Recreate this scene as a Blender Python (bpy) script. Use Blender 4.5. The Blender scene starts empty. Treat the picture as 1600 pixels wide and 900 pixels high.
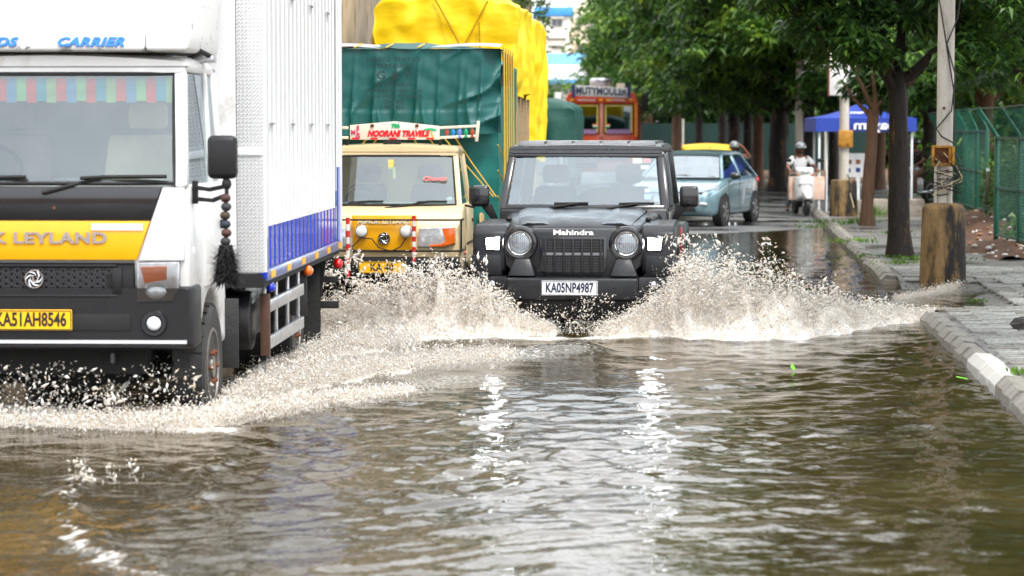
import bpy, bmesh, math, random
import numpy as np
from mathutils import Vector, Matrix, noise
PI = math.pi
R = math.radians
random.seed(7)
RNG = np.random.default_rng(11)
SC = bpy.context.scene
COL = SC.collection

# ------------------------------------------------------------------ camera, sky, sun, exposure
FPX, HORIZON, CAMZ = 4000.0, 205.0, 1.78          # focal length in photo pixels, horizon row, lens height over the water
PITCH = math.atan((450 - HORIZON) / FPX)
cd = bpy.data.cameras.new('camera')
cam = bpy.data.objects.new('camera', cd)
COL.objects.link(cam)
cd.sensor_width = 36.0
cd.lens = FPX / 1600 * 36
cd.clip_end = 3000
cam.location = (0, 0, CAMZ)
cam.rotation_euler = (PI / 2 - PITCH, 0, 0)
cd.dof.use_dof = True
cd.dof.focus_distance = 21.5
cd.dof.aperture_fstop = 3.2
SC.camera = cam

SUN_EL, SUN_AZ = R(58), R(150)                     # azimuth measured clockwise from +Y; sun behind the camera, high, veiled
world = bpy.data.worlds.new('World')
SC.world = world
world.use_nodes = True
wn, wl = world.node_tree.nodes, world.node_tree.links
wn.clear()
sky = wn.new('ShaderNodeTexSky')
sky.sky_type = 'NISHITA'
sky.sun_disc = False
sky.sun_elevation = SUN_EL
sky.sun_rotation = SUN_AZ
sky.air_density = 1.0
sky.dust_density = 4.0
hs = wn.new('ShaderNodeHueSaturation')
hs.inputs['Saturation'].default_value = 0.30
mx = wn.new('ShaderNodeMix')
mx.data_type = 'RGBA'
mx.inputs[0].default_value = 0.7                    # cloud deck over the clear-sky gradient
mx.inputs[7].default_value = (13.6, 14.0, 14.6, 1)
bg = wn.new('ShaderNodeBackground')
bg.inputs['Strength'].default_value = 0.11
wo = wn.new('ShaderNodeOutputWorld')
wl.new(sky.outputs[0], hs.inputs['Color'])
wl.new(hs.outputs[0], mx.inputs[6])
wl.new(mx.outputs[2], bg.inputs['Color'])
wl.new(bg.outputs[0], wo.inputs[0])

sd = bpy.data.lights.new('sun', 'SUN')
sd.energy = 1.5
sd.angle = R(14)
sd.color = (1.0, 0.96, 0.9)
sun = bpy.data.objects.new('sun', sd)
COL.objects.link(sun)
sun.rotation_euler = Vector((-math.sin(SUN_AZ) * math.cos(SUN_EL), -math.cos(SUN_AZ) * math.cos(SUN_EL), -math.sin(SUN_EL))).to_track_quat('-Z', 'Y').to_euler()

SC.view_settings.view_transform = 'Standard'
SC.view_settings.look = 'None'
SC.view_settings.gamma = 1
SC.view_settings.exposure = 1.0
SC.render.engine = 'CYCLES'
SC.cycles.max_bounces = 8
SC.cycles.transparent_max_bounces = 16
SC.cycles.caustics_reflective = False
SC.cycles.caustics_refractive = False
SC.cycles.use_denoising = True

# ------------------------------------------------------------------ photo measurements -> places in the street
def ground(px, py, z=0.0):
    """the point of the level z seen at a photo pixel"""
    d = Vector(((px - 800) / FPX, 1, 0)) + Vector((0, math.sin(PITCH), math.cos(PITCH))) * 0
    f = Vector((0, math.cos(PITCH), -math.sin(PITCH)))
    u = Vector((0, math.sin(PITCH), math.cos(PITCH)))
    r = f + u * ((450 - py) / FPX) + Vector(((px - 800) / FPX, 0, 0))
    t = (z - CAMZ) / r.z
    return Vector((r.x * t, r.y * t, z))
def at(px, py, Y):
    """the point at distance Y seen at a photo pixel"""
    f = Vector((0, math.cos(PITCH), -math.sin(PITCH)))
    u = Vector((0, math.sin(PITCH), math.cos(PITCH)))
    r = f + u * ((450 - py) / FPX) + Vector(((px - 800) / FPX, 0, 0))
    t = Y / r.y
    return Vector((r.x * t, Y, CAMZ + r.z * t))
def sc(*c):
    """sRGB 0-255 -> linear"""
    return tuple(((v / 255) / 12.92 if v <= 10 else ((v / 255 + .055) / 1.055) ** 2.4) for v in c)

ROAD_Z = -0.12                                     # the flooded road bed lies 12 cm under the water
KX0, KY0, KS = 3.16, 15.8, 0.0827                  # kerb line
def kerb_x(y): return KX0 + KS * (y - KY0)
def smooth01(t): t = min(1, max(0, t)); return t * t * (3 - 2 * t)
def road_z(y): return ROAD_Z + 0.16 * smooth01((y - 33) / 17)

# ------------------------------------------------------------------ mesh builder
class MB:
    def __init__(s): s.v = []; s.f = []
    def add(s, vs, fs):
        o = len(s.v)
        s.v += [tuple(v) for v in vs]
        s.f += [tuple(i + o for i in f) for f in fs]
        return s
    def hexa(s, p):                                # 4 bottom + 4 top points
        return s.add(p, [(3, 2, 1, 0), (4, 5, 6, 7), (0, 1, 5, 4), (1, 2, 6, 5), (2, 3, 7, 6), (3, 0, 4, 7)])
    def bx(s, x0, x1, y0, y1, z0, z1):
        return s.hexa([(x0, y0, z0), (x1, y0, z0), (x1, y1, z0), (x0, y1, z0), (x0, y0, z1), (x1, y0, z1), (x1, y1, z1), (x0, y1, z1)])
    def bar(s, a, b, w, h, up=(0, 0, 1)):          # a rectangular bar between two points
        a, b, up = Vector(a), Vector(b), Vector(up)
        d = (b - a).normalized()
        x = d.cross(up)
        if x.length < 1e-4: x = d.cross(Vector((1, 0, 0)))
        x.normalize(); u = x.cross(d).normalized()
        x *= w / 2; u *= h / 2
        return s.hexa([a - x - u, a + x - u, b + x - u, b - x - u, a - x + u, a + x + u, b + x + u, b - x + u])
    def prism(s, poly, axis, a, b):
        n = len(poly)
        def P(u, v, t): return {'x': (t, u, v), 'y': (u, t, v), 'z': (u, v, t)}[axis]
        vs = [P(u, v, a) for u, v in poly] + [P(u, v, b) for u, v in poly]
        fs = [tuple(range(n))[::-1], tuple(range(n, 2 * n))] + [(i, (i + 1) % n, n + (i + 1) % n, n + i) for i in range(n)]
        return s.add(vs, fs)
    def tube(s, pts, r, n=6, cap=True):
        pts = [Vector(p) for p in pts]
        m = len(pts)
        rs = r if isinstance(r, (list, tuple)) else [r] * m
        vs = []; prev = None
        for i, p in enumerate(pts):
            d = (pts[min(i + 1, m - 1)] - pts[max(i - 1, 0)])
            if d.length < 1e-9: d = Vector((0, 0, 1))
            d.normalize()
            if prev is None:
                x = d.cross(Vector((0, 0, 1)))
                if x.length < .05: x = d.cross(Vector((1, 0, 0)))
            else:
                x = prev - d * prev.dot(d)
                if x.length < 1e-5: x = d.cross(Vector((1, 0, 0)))
            x.normalize(); prev = x; u = d.cross(x)
            for k in range(n):
                a = 2 * PI * k / n
                vs.append(p + (x * math.cos(a) + u * math.sin(a)) * rs[i])
        fs = [(i * n + k, i * n + (k + 1) % n, (i + 1) * n + (k + 1) % n, (i + 1) * n + k) for i in range(m - 1) for k in range(n)]
        if cap: fs += [tuple(range(n))[::-1], tuple(range((m - 1) * n, m * n))]
        return s.add(vs, fs)
    def cyl(s, a, b, r0, r1=None, n=12): return s.tube([a, b], [r0, r0 if r1 is None else r1], n)
    def lathe(s, prof, c, axis='x', n=20, cap=True):
        vs = []
        for r, h in prof:
            for k in range(n):
                a = 2 * PI * k / n
                u, v = r * math.cos(a), r * math.sin(a)
                p = {'x': (h, u, v), 'y': (u, h, v), 'z': (u, v, h)}[axis]
                vs.append((p[0] + c[0], p[1] + c[1], p[2] + c[2]))
        m = len(prof)
        fs = [(i * n + k, i * n + (k + 1) % n, (i + 1) * n + (k + 1) % n, (i + 1) * n + k) for i in range(m - 1) for k in range(n)]
        if cap: fs += [tuple(range(n))[::-1], tuple(range((m - 1) * n, m * n))]
        return s.add(vs, fs)
    def loft(s, rings, cap=True, closed=True):
        n = len(rings[0]); m = len(rings)
        vs = [p for r in rings for p in r]
        K = n if closed else n - 1
        fs = [(i * n + k, i * n + (k + 1) % n, (i + 1) * n + (k + 1) % n, (i + 1) * n + k) for i in range(m - 1) for k in range(K)]
        if cap: fs += [tuple(range(n))[::-1], tuple(range((m - 1) * n, m * n))]
        return s.add(vs, fs)
    def grid(s, fn, nu, nv):
        vs = [fn(i / nu, j / nv) for j in range(nv + 1) for i in range(nu + 1)]
        w = nu + 1
        return s.add(vs, [(j * w + i, j * w + i + 1, (j + 1) * w + i + 1, (j + 1) * w + i) for j in range(nv) for i in range(nu)])
    def ball(s, c, r, nu=12, nv=8, z0=-1.0, z1=1.0, axis='z'):
        if not isinstance(r, (list, tuple)): r = (r, r, r)
        a0, a1 = math.asin(z0), math.asin(z1)
        rings = []
        for j in range(nv + 1):
            a = a0 + (a1 - a0) * j / nv
            rr, h = max(math.cos(a), 1e-3), math.sin(a)
            ring = []
            for k in range(nu):
                t = 2 * PI * k / nu
                q = {'z': (rr * math.cos(t), rr * math.sin(t), h), 'y': (rr * math.cos(t), h, rr * math.sin(t)), 'x': (h, rr * math.cos(t), rr * math.sin(t))}[axis]
                ring.append((c[0] + q[0] * r[0], c[1] + q[1] * r[1], c[2] + q[2] * r[2]))
            rings.append(ring)
        return s.loft(rings)
    def torus(s, c, Rr, r, axis='y', nu=20, nv=6, a0=0, a1=2 * PI):
        full = abs(a1 - a0 - 2 * PI) < 1e-6
        pts = []
        m = nu if full else nu + 1
        for i in range(m):
            a = a0 + (a1 - a0) * i / nu
            q = {'y': (Rr * math.cos(a), 0, Rr * math.sin(a)), 'x': (0, Rr * math.cos(a), Rr * math.sin(a)), 'z': (Rr * math.cos(a), Rr * math.sin(a), 0)}[axis]
            pts.append((Vector(c) + Vector(q), Vector(q).normalized()))
        ax = Vector({'x': (1, 0, 0), 'y': (0, 1, 0), 'z': (0, 0, 1)}[axis])
        rings = [[p + (d * math.cos(2 * PI * k / nv) + ax * math.sin(2 * PI * k / nv)) * r for k in range(nv)] for p, d in pts]
        if full: rings.append(rings[0])
        return s.loft(rings, cap=not full)
    def xf(s, m):
        s.v = [tuple(m @ Vector(v)) for v in s.v]; return s
    def build(s, name, mat, parent=None, bev=0, seg=2, smooth=35):
        me = bpy.data.meshes.new(name)
        me.from_pydata(s.v, [], s.f)
        bm = bmesh.new(); bm.from_mesh(me)
        bmesh.ops.remove_doubles(bm, verts=bm.verts, dist=1e-5)
        bmesh.ops.recalc_face_normals(bm, faces=bm.faces)
        if bev:
            es = [e for e in bm.edges if len(e.link_faces) == 2 and e.calc_face_angle(0) > R(28)]
            bmesh.ops.bevel(bm, geom=es, offset=bev, segments=seg, profile=.5, affect='EDGES', clamp_overlap=True)
        bm.to_mesh(me); bm.free()
        return link(name, me, mat, parent, smooth)
def link(name, me, mat, parent=None, smooth=35):
    if mat is not None and not me.materials: me.materials.append(mat)
    if smooth:
        me.polygons.foreach_set('use_smooth', [True] * len(me.polygons))
        me.set_sharp_from_angle(angle=R(smooth))
    o = bpy.data.objects.new(name, me)
    COL.objects.link(o)
    if parent: o.parent = parent
    return o
def np_mesh(name, verts, faces, mat, parent=None, smooth=True):
    """fast mesh from arrays; faces is (n, 3) or (n, 4)"""
    k = faces.shape[1]
    me = bpy.data.meshes.new(name)
    me.vertices.add(len(verts)); me.vertices.foreach_set('co', np.asarray(verts, np.float32).ravel())
    me.loops.add(faces.size); me.loops.foreach_set('vertex_index', np.asarray(faces, np.int32).ravel())
    me.polygons.add(len(faces))
    me.polygons.foreach_set('loop_start', np.arange(0, faces.size, k, dtype=np.int32))
    me.polygons.foreach_set('use_smooth', np.full(len(faces), smooth))
    me.update(); me.validate()
    me.materials.append(mat)
    o = bpy.data.objects.new(name, me)
    COL.objects.link(o)
    if parent: o.parent = parent
    return o
def tag(o, label=None, cat=None, group=None, kind=None):
    if label: o['label'] = label
    if cat: o['category'] = cat
    if group: o['group'] = group
    if kind: o['kind'] = kind
    return o
def thing(name, label, cat, loc=(0, 0, 0), rz=0, group=None):
    o = bpy.data.objects.new(name, None)
    COL.objects.link(o)
    o.empty_display_size = .3
    o.location = loc; o.rotation_euler = (0, 0, rz)
    return tag(o, label, cat, group)
def empty_part(name, parent, loc=(0, 0, 0)):
    o = bpy.data.objects.new(name, None); COL.objects.link(o); o.parent = parent; o.location = loc
    return o
def copy_tree(o, parent=None):
    c = o.copy(); COL.objects.link(c)
    if parent: c.parent = parent
    for ch in list(o.children): copy_tree(ch, c)
    return c
def rr(hw, z0, z1, y, r=.08, n=4, crown=0.0, low=None):
    """rounded-rectangle ring in the x-z plane at depth y; low = half width at the bottom"""
    low = hw if low is None else low
    pts = []
    for cx, cz, a0, w in ((1, z1 - r, 0, hw), (-1, z1 - r, PI / 2, hw), (-1, z0 + r, PI, low), (1, z0 + r, 1.5 * PI, low)):
        for k in range(n + 1):
            a = a0 + PI / 2 * k / n
            x = cx * (w - r) + r * math.cos(a)
            z = cz + r * math.sin(a)
            pts.append((x, y, z))
        if a0 == 0 and crown:
            for k in range(1, 6):
                t = k / 6
                pts.append(((w - r) * (1 - 2 * t), y, z1 + crown * math.sin(PI * t)))
    return pts
def text(name, body, size, mat, parent, loc, rot=(PI / 2, 0, 0), ext=.002, shear=0, off=0, ax='CENTER', sx=1.0, sp=1.0):
    cu = bpy.data.curves.new(name, 'FONT')
    cu.body = body; cu.size = size; cu.extrude = ext; cu.shear = shear; cu.offset = off
    cu.align_x = ax; cu.align_y = 'CENTER'; cu.space_character = sp; cu.resolution_u = 3
    tmp = bpy.data.objects.new(name, cu)
    me = bpy.data.meshes.new_from_object(tmp)
    bpy.data.objects.remove(tmp)
    for v in me.vertices: v.co.x *= sx
    me.materials.clear()
    o = link(name, me, mat, parent, 0)
    o.location = loc; o.rotation_euler = rot
    return o

# ------------------------------------------------------------------ materials
MATS = {}
def M(name, col, rough=.5, metal=0, spec=.5, var=.12, scale=6, bump=0, bscale=30, coat=0, emit=0, ecol=None, dirt=None, rvar=0, wave=None, stretch=None, trans=0, sub=0):
    if name in MATS: return MATS[name]
    m = bpy.data.materials.new(name); MATS[name] = m
    m.use_nodes = True
    nt = m.node_tree; N, L = nt.nodes, nt.links
    p = N['Principled BSDF']
    p.inputs['Roughness'].default_value = rough
    p.inputs['Metallic'].default_value = metal
    p.inputs['Specular IOR Level'].default_value = spec
    p.inputs['Coat Weight'].default_value = coat
    p.inputs['Coat Roughness'].default_value = .04
    if trans: p.inputs['Transmission Weight'].default_value = trans
    if sub: p.inputs['Subsurface Weight'].default_value = sub
    if emit:
        p.inputs['Emission Color'].default_value = (*(ecol or col), 1)
        p.inputs['Emission Strength'].default_value = emit
    tc = N.new('ShaderNodeTexCoord'); src = tc.outputs['Object']
    if stretch:
        mp = N.new('ShaderNodeMapping'); mp.inputs['Scale'].default_value = stretch
        L.new(src, mp.inputs[0]); src = mp.outputs[0]
    n1 = N.new('ShaderNodeTexNoise'); n1.inputs['Scale'].default_value = scale; n1.inputs['Detail'].default_value = 6; n1.inputs['Roughness'].default_value = .62
    L.new(src, n1.inputs['Vector'])
    rp = N.new('ShaderNodeValToRGB')
    e = rp.color_ramp.elements
    e[0].position, e[1].position = .3, .7
    e[0].color = (*[c * (1 - var) for c in col], 1)
    e[1].color = (*[min(1, c * (1 + var)) for c in col], 1)
    L.new(n1.outputs['Fac'], rp.inputs[0])
    out = rp.outputs[0]
    if dirt:                                       # (colour, threshold 0-1, scale[, softness])
        dl = dirt if isinstance(dirt[0][0], (tuple, list)) else [dirt]
        for d in dl:
            n2 = N.new('ShaderNodeTexNoise'); n2.inputs['Scale'].default_value = d[2]; n2.inputs['Detail'].default_value = 8; n2.inputs['Roughness'].default_value = .68
            L.new(src, n2.inputs['Vector'])
            mr = N.new('ShaderNodeMapRange'); mr.inputs[1].default_value = d[1]; mr.inputs[2].default_value = d[1] + (d[3] if len(d) > 3 else .12)
            L.new(n2.outputs['Fac'], mr.inputs[0])
            mi = N.new('ShaderNodeMix'); mi.data_type = 'RGBA'
            mi.inputs[7].default_value = (*d[0], 1)
            L.new(mr.outputs[0], mi.inputs[0]); L.new(out, mi.inputs[6]); out = mi.outputs[2]
    L.new(out, p.inputs['Base Color'])
    if rvar:
        mr = N.new('ShaderNodeMapRange'); mr.inputs[1].default_value = .35; mr.inputs[2].default_value = .65
        mr.inputs[3].default_value = max(.02, rough - rvar); mr.inputs[4].default_value = min(1, rough + rvar)
        L.new(n1.outputs['Fac'], mr.inputs[0]); L.new(mr.outputs[0], p.inputs['Roughness'])
    if bump:
        n3 = N.new('ShaderNodeTexNoise'); n3.inputs['Scale'].default_value = bscale; n3.inputs['Detail'].default_value = 4
        L.new(src, n3.inputs['Vector'])
        b = N.new('ShaderNodeBump'); b.inputs['Strength'].default_value = bump; b.inputs['Distance'].default_value = .02
        L.new(n3.outputs['Fac'], b.inputs['Height']); L.new(b.outputs[0], p.inputs['Normal'])
    return m
def glass(name, tint=(.75, .8, .8), refl=.12, rough=.02, milk=0.0):
    """window glass: clear with a real mirror share that grows at grazing angles, and an optional film of grime / wet"""
    if name in MATS: return MATS[name]
    m = bpy.data.materials.new(name); MATS[name] = m
    m.use_nodes = True
    N, L = m.node_tree.nodes, m.node_tree.links
    N.clear()
    o = N.new('ShaderNodeOutputMaterial')
    t = N.new('ShaderNodeBsdfTransparent'); t.inputs[0].default_value = (*tint, 1)
    g = N.new('ShaderNodeBsdfGlossy'); g.inputs['Roughness'].default_value = rough; g.inputs[0].default_value = (.84, .94, 1, 1)
    lw = N.new('ShaderNodeFresnel'); lw.inputs['IOR'].default_value = 1.52
    ad = N.new('ShaderNodeMath'); ad.operation = 'ADD'; ad.use_clamp = True; ad.inputs[1].default_value = refl
    L.new(lw.outputs[0], ad.inputs[0])
    mix = N.new('ShaderNodeMixShader')
    L.new(ad.outputs[0], mix.inputs[0]); L.new(t.outputs[0], mix.inputs[1]); L.new(g.outputs[0], mix.inputs[2])
    last = mix.outputs[0]
    if milk:
        d = N.new('ShaderNodeBsdfDiffuse'); d.inputs[0].default_value = (.75, .76, .74, 1)
        tc = N.new('ShaderNodeTexCoord'); no = N.new('ShaderNodeTexNoise'); no.inputs['Scale'].default_value = 5; no.inputs['Detail'].default_value = 7
        L.new(tc.outputs['Object'], no.inputs['Vector'])
        mr = N.new('ShaderNodeMapRange'); mr.inputs[1].default_value = .3; mr.inputs[2].default_value = .75; mr.inputs[3].default_value = milk * .3; mr.inputs[4].default_value = milk * 1.4
        L.new(no.outputs['Fac'], mr.inputs[0])
        m2 = N.new('ShaderNodeMixShader')
        L.new(mr.outputs[0], m2.inputs[0]); L.new(last, m2.inputs[1]); L.new(d.outputs[0], m2.inputs[2]); last = m2.outputs[0]
    L.new(last, o.inputs[0])
    return m

GRIME = sc(120, 105, 85)
WHITE = M('white_paint', (.72, .72, .71), .32, var=.04, scale=2, coat=.3, dirt=[(sc(176, 170, 158), .56, 4, .2), (sc(120, 108, 92), .70, 11, .08)])
WHITE_BOX = M('white_box_paint', (.72, .73, .74), .38, var=.05, scale=3, dirt=[(sc(186, 182, 172), .58, 5, .2), (sc(130, 120, 104), .70, 12, .08)], bump=.08, bscale=12)
DEFLECT = M('deflector_white', (.76, .76, .75), .35, var=.03, scale=3, dirt=[(sc(150, 150, 152), .585, 6.5, .06), (sc(116, 114, 112), .64, 14, .05)])
BLUE_PANEL = M('blue_corrugated', sc(10, 54, 178), .25, var=.15, scale=5, coat=.5, dirt=(sc(40, 66, 130), .68, 9, .1))
STEEL = M('brushed_steel', (.55, .56, .58), .35, .9, var=.15, scale=10, dirt=(sc(110, 100, 90), .6, 8, .15))
CHROME = M('chrome', (.8, .8, .82), .12, 1, var=.02)
BLACK_PLASTIC = M('black_plastic', (.010, .010, .011), .42, spec=.35, var=.2, scale=20, bump=.08, bscale=220, dirt=(sc(52, 48, 44), .68, 7, .2))
BLACK_GLOSS = M('black_gloss', (.012, .012, .014), .15, var=.2, coat=.5)
BLACK_MATT = M('black_matt', (.012, .012, .012), .8, var=.3)
RUBBER = M('rubber', (.018, .018, .018), .55, var=.3, scale=14, bump=.2, bscale=60, dirt=(sc(80, 72, 60), .62, 8, .2))
YELLOW_PAINT = M('yellow_paint', sc(246, 176, 10), .3, var=.05, coat=.4, dirt=(sc(190, 140, 40), .68, 9, .12))
PLATE_YELLOW = M('plate_yellow', sc(250, 190, 0), .4, var=.06, scale=12, dirt=(sc(190, 150, 40), .62, 20, .1))
PLATE_WHITE = M('plate_white', (.78, .79, .8), .35, var=.03)
PRINT_BLACK = M('print_black', (.01, .01, .01), .5)
PRINT_BLUE = M('print_blue', sc(20, 110, 215), .5)
PRINT_RED = M('print_red', sc(215, 20, 35), .5)
PRINT_WHITE = M('print_white', (.8, .8, .8), .5)
LAMP_CLEAR = M('lamp_clear', (.62, .64, .66), .08, .3, var=.25, scale=25, coat=1)
LAMP_ORANGE = M('lamp_orange', sc(240, 110, 20), .2, var=.1, coat=.6)
LAMP_RED = M('lamp_red', sc(200, 20, 20), .2, var=.1, coat=.6)
LAMP_BLUE = M('lamp_blue', sc(20, 50, 200), .2, coat=.6)
REFLECT_YEL = M('reflector_yellow', sc(250, 185, 30), .3, var=.05)
SEAT = M('seat_cloth', sc(120, 116, 108), .9, var=.15)
SEAT_DARK = M('seat_dark', sc(46, 48, 52), .8, var=.15)
DASH = M('dash', sc(40, 40, 42), .7, var=.15)
WET_CREAM = M('cream_paint', sc(226, 204, 160), .35, var=.06, scale=3, coat=.35, dirt=(sc(180, 155, 110), .6, 4, .25))
RUST = M('rust', sc(110, 62, 34), .8, var=.3, scale=20, bump=.3, bscale=60)
GLASS_TRUCK = glass('glass_truck', (.80, .86, .86), .10, .01, .025)
GLASS_JEEP = glass('glass_jeep', (.76, .86, .92), .14, .01, .035)
GLASS_DARK = glass('glass_dark', (.25, .28, .28), .06)
GLASS_SIDE = glass('glass_side', (.66, .72, .74), .08)
GLASS_DOST = glass('glass_pickup', (.64, .80, .80), .12, .01, .035)

# ================================================================== the setting
def nodes_of(name):
    m = bpy.data.materials.new(name); m.use_nodes = True; MATS[name] = m
    return m, m.node_tree.nodes, m.node_tree.links, m.node_tree.nodes['Principled BSDF']
def wet_ground(name, dry, wet, scale, rough_wet=.06, rough_dry=.55, bump=.25, puddle=(.45, .6), brick=None):
    """outdoor paving in the rain: puddled patches are dark and mirror-like, the rest damp and rough"""
    m, N, L, p = nodes_of(name)
    tc = N.new('ShaderNodeTexCoord')
    a = N.new('ShaderNodeTexNoise'); a.inputs['Scale'].default_value = scale; a.inputs['Detail'].default_value = 7
    L.new(tc.outputs['Object'], a.inputs['Vector'])
    mr = N.new('ShaderNodeMapRange'); mr.inputs[1].default_value, mr.inputs[2].default_value = puddle
    L.new(a.outputs['Fac'], mr.inputs[0])
    g = N.new('ShaderNodeTexNoise'); g.inputs['Scale'].default_value = 24; g.inputs['Detail'].default_value = 8; g.inputs['Roughness'].default_value = .7
    L.new(tc.outputs['Object'], g.inputs['Vector'])
    rp = N.new('ShaderNodeValToRGB'); e = rp.color_ramp.elements
    e[0].position, e[1].position = .3, .72
    e[0].color = (*[c * .6 for c in dry], 1); e[1].color = (*[min(1, c * 1.35) for c in dry], 1)
    L.new(g.outputs['Fac'], rp.inputs[0])
    col = rp.outputs[0]
    if brick:
        mp = N.new('ShaderNodeMapping'); mp.inputs['Rotation'].default_value = (0, 0, brick[1])
        L.new(tc.outputs['Object'], mp.inputs[0])
        br = N.new('ShaderNodeTexBrick'); br.inputs['Scale'].default_value = brick[0]; br.inputs['Mortar Size'].default_value = .03
        br.inputs[1].default_value = (1, 1, 1, 1); br.inputs[2].default_value = (.72, .72, .72, 1); br.inputs[3].default_value = (.25, .23, .2, 1)
        L.new(mp.outputs[0], br.inputs['Vector'])
        mu = N.new('ShaderNodeMix'); mu.data_type = 'RGBA'; mu.blend_type = 'MULTIPLY'; mu.inputs[0].default_value = 1
        L.new(col, mu.inputs[6]); L.new(br.outputs[0], mu.inputs[7]); col = mu.outputs[2]
    mi = N.new('ShaderNodeMix'); mi.data_type = 'RGBA'; mi.inputs[7].default_value = (*wet, 1)
    L.new(mr.outputs[0], mi.inputs[0]); L.new(col, mi.inputs[6]); L.new(mi.outputs[2], p.inputs['Base Color'])
    r2 = N.new('ShaderNodeMapRange'); r2.inputs[3].default_value = rough_dry; r2.inputs[4].default_value = rough_wet
    L.new(mr.outputs[0], r2.inputs[0]); L.new(r2.outputs[0], p.inputs['Roughness'])
    b = N.new('ShaderNodeBump'); b.inputs['Distance'].default_value = .01
    inv = N.new('ShaderNodeMath'); inv.operation = 'SUBTRACT'; inv.inputs[0].default_value = 1
    L.new(mr.outputs[0], inv.inputs[1])
    st = N.new('ShaderNodeMath'); st.operation = 'MULTIPLY'; st.inputs[1].default_value = bump
    L.new(inv.outputs[0], st.inputs[0]); L.new(st.outputs[0], b.inputs['Strength'])
    L.new(g.outputs['Fac'], b.inputs['Height']); L.new(b.outputs[0], p.inputs['Normal'])
    return m
EARTH = M('earth', sc(92, 66, 44), .9, var=.35, scale=3, bump=.6, bscale=12, dirt=(sc(70, 84, 40), .56, 1.4, .15))
ASPHALT = wet_ground('wet_asphalt', (.13, .13, .128), (.035, .034, .032), .55)
PAVING = wet_ground('wet_paving', (.24, .235, .22), (.07, .066, .058), .8, .08, .5, .4, (.5, .68), brick=(2.3, -KS))
CONCRETE = M('old_concrete', sc(150, 142, 130), .75, var=.2, scale=3, bump=.35, bscale=30, dirt=[(sc(70, 64, 52), .52, 2.5, .2), (sc(60, 66, 44), .64, 5, .12)])

g = MB().bx(-1500, 1500, -200, 2600, -1.2, -.32).build('ground', EARTH, smooth=0)
tag(g, 'wide earth ground stretching to the horizon', kind='structure')

ys = list(np.arange(4, 60, 1.0)) + list(np.arange(60, 300, 6.0))
mb = MB()
vs = []
for y in ys:
    for k in range(9):
        vs.append((kerb_x(y) + .05 - 18 * (1 - k / 8), y, road_z(y) - (.03 if k == 8 else 0)))
mb.add(vs, [(j * 9 + i, j * 9 + i + 1, (j + 1) * 9 + i + 1, (j + 1) * 9 + i) for j in range(len(ys) - 1) for i in range(8)])
road = tag(mb.build('road', ASPHALT, smooth=60), 'wet grey asphalt road bed running under the flood water', kind='structure')

# pavement on the right: a sheet that dips below the water where the kerb is broken
GAP0, GAP1 = 24.2, 29.6
def pave_z(x, y):
    dx = x - kerb_x(y)
    g = smooth01((y - GAP0) / .5) * smooth01((GAP1 - y) / 1.2)
    return .098 - .135 * g * smooth01((1.55 - dx) / 1.0) + .012 * noise.noise((x * .6, y * .6, 3))
mb = MB()
ys = list(np.arange(6, 40, .25)) + list(np.arange(40, 90, 2.0))
NX = 26
vs = []
for y in ys:
    for k in range(NX + 1):
        x = kerb_x(y) + .16 + 5.2 * (k / NX) ** 1.4
        vs.append((x, y, pave_z(x, y)))
mb.add(vs, [(j * (NX + 1) + i, j * (NX + 1) + i + 1, (j + 1) * (NX + 1) + i + 1, (j + 1) * (NX + 1) + i) for j in range(len(ys) - 1) for i in range(NX)])
pavement = tag(mb.build('pavement', PAVING, smooth=60), 'wet block-paved footpath between the kerb and the green fence', kind='structure')

# individual paving slabs nearest the camera
PAVER = [M('paver_%d' % i, c, .35, var=.22, scale=9, bump=.35, bscale=40, rvar=.2, dirt=(sc(70, 66, 56), .58, 4, .2)) for i, c in enumerate(((.33, .33, .31), (.27, .265, .25), (.22, .21, .19)))]
pm = []
for i in range(3):
    for j in range(2):
        o = MB().bx(-.195, .195, -.098, .098, -.02, .014).build('paver', PAVER[i], pavement, bev=.008, seg=1)
        pm.append(o.data)
        bpy.data.objects.remove(o)
cnt = 0
rows = np.arange(15.2, 31.5, .207)
ang = -math.atan(KS)
for j, y in enumerate(rows):
    xr = .2 * y + .25
    x = kerb_x(y) + .42 + (j % 2) * .2
    while x < xr and cnt < 300:
        z = pave_z(x, y)
        if z > .03 and x > kerb_x(y) + .38 and random.random() > .05:
            o = bpy.data.objects.new('paver', random.choice(pm))
            COL.objects.link(o); o.parent = pavement
            o.location = (x, y, z + .005 + random.uniform(-.004, .009))
            o.rotation_euler = (random.gauss(0, .012), random.gauss(0, .014), ang + random.gauss(0, .008))
            cnt += 1
        x += .405

# kerb stones
KERB = M('kerb_concrete', sc(132, 128, 120), .5, var=.22, scale=7, bump=.5, bscale=35, dirt=(sc(86, 80, 70), .5, 5, .2))
KERB_WHITE = M('kerb_whitewash', sc(184, 182, 176), .5, var=.08, scale=6, bump=.3, bscale=35, dirt=(sc(130, 122, 108), .62, 9, .15))
kb = MB()
ys = np.arange(6, 90, 2.0)
for a, b in ((6.0, GAP0 - .3), (GAP1 + .2, 90.0)):
    kb.hexa([(kerb_x(a) + .02, a, -.2), (kerb_x(a) + .22, a, -.2), (kerb_x(b) + .22, b, -.2), (kerb_x(b) + .02, b, -.2),
             (kerb_x(a) + .02, a, .05), (kerb_x(a) + .22, a, .05), (kerb_x(b) + .22, b, .05), (kerb_x(b) + .02, b, .05)])
kerb = tag(kb.build('kerb', CONCRETE, smooth=0), 'pale concrete kerb along the edge of the flooded road', kind='structure')
km = []
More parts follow.
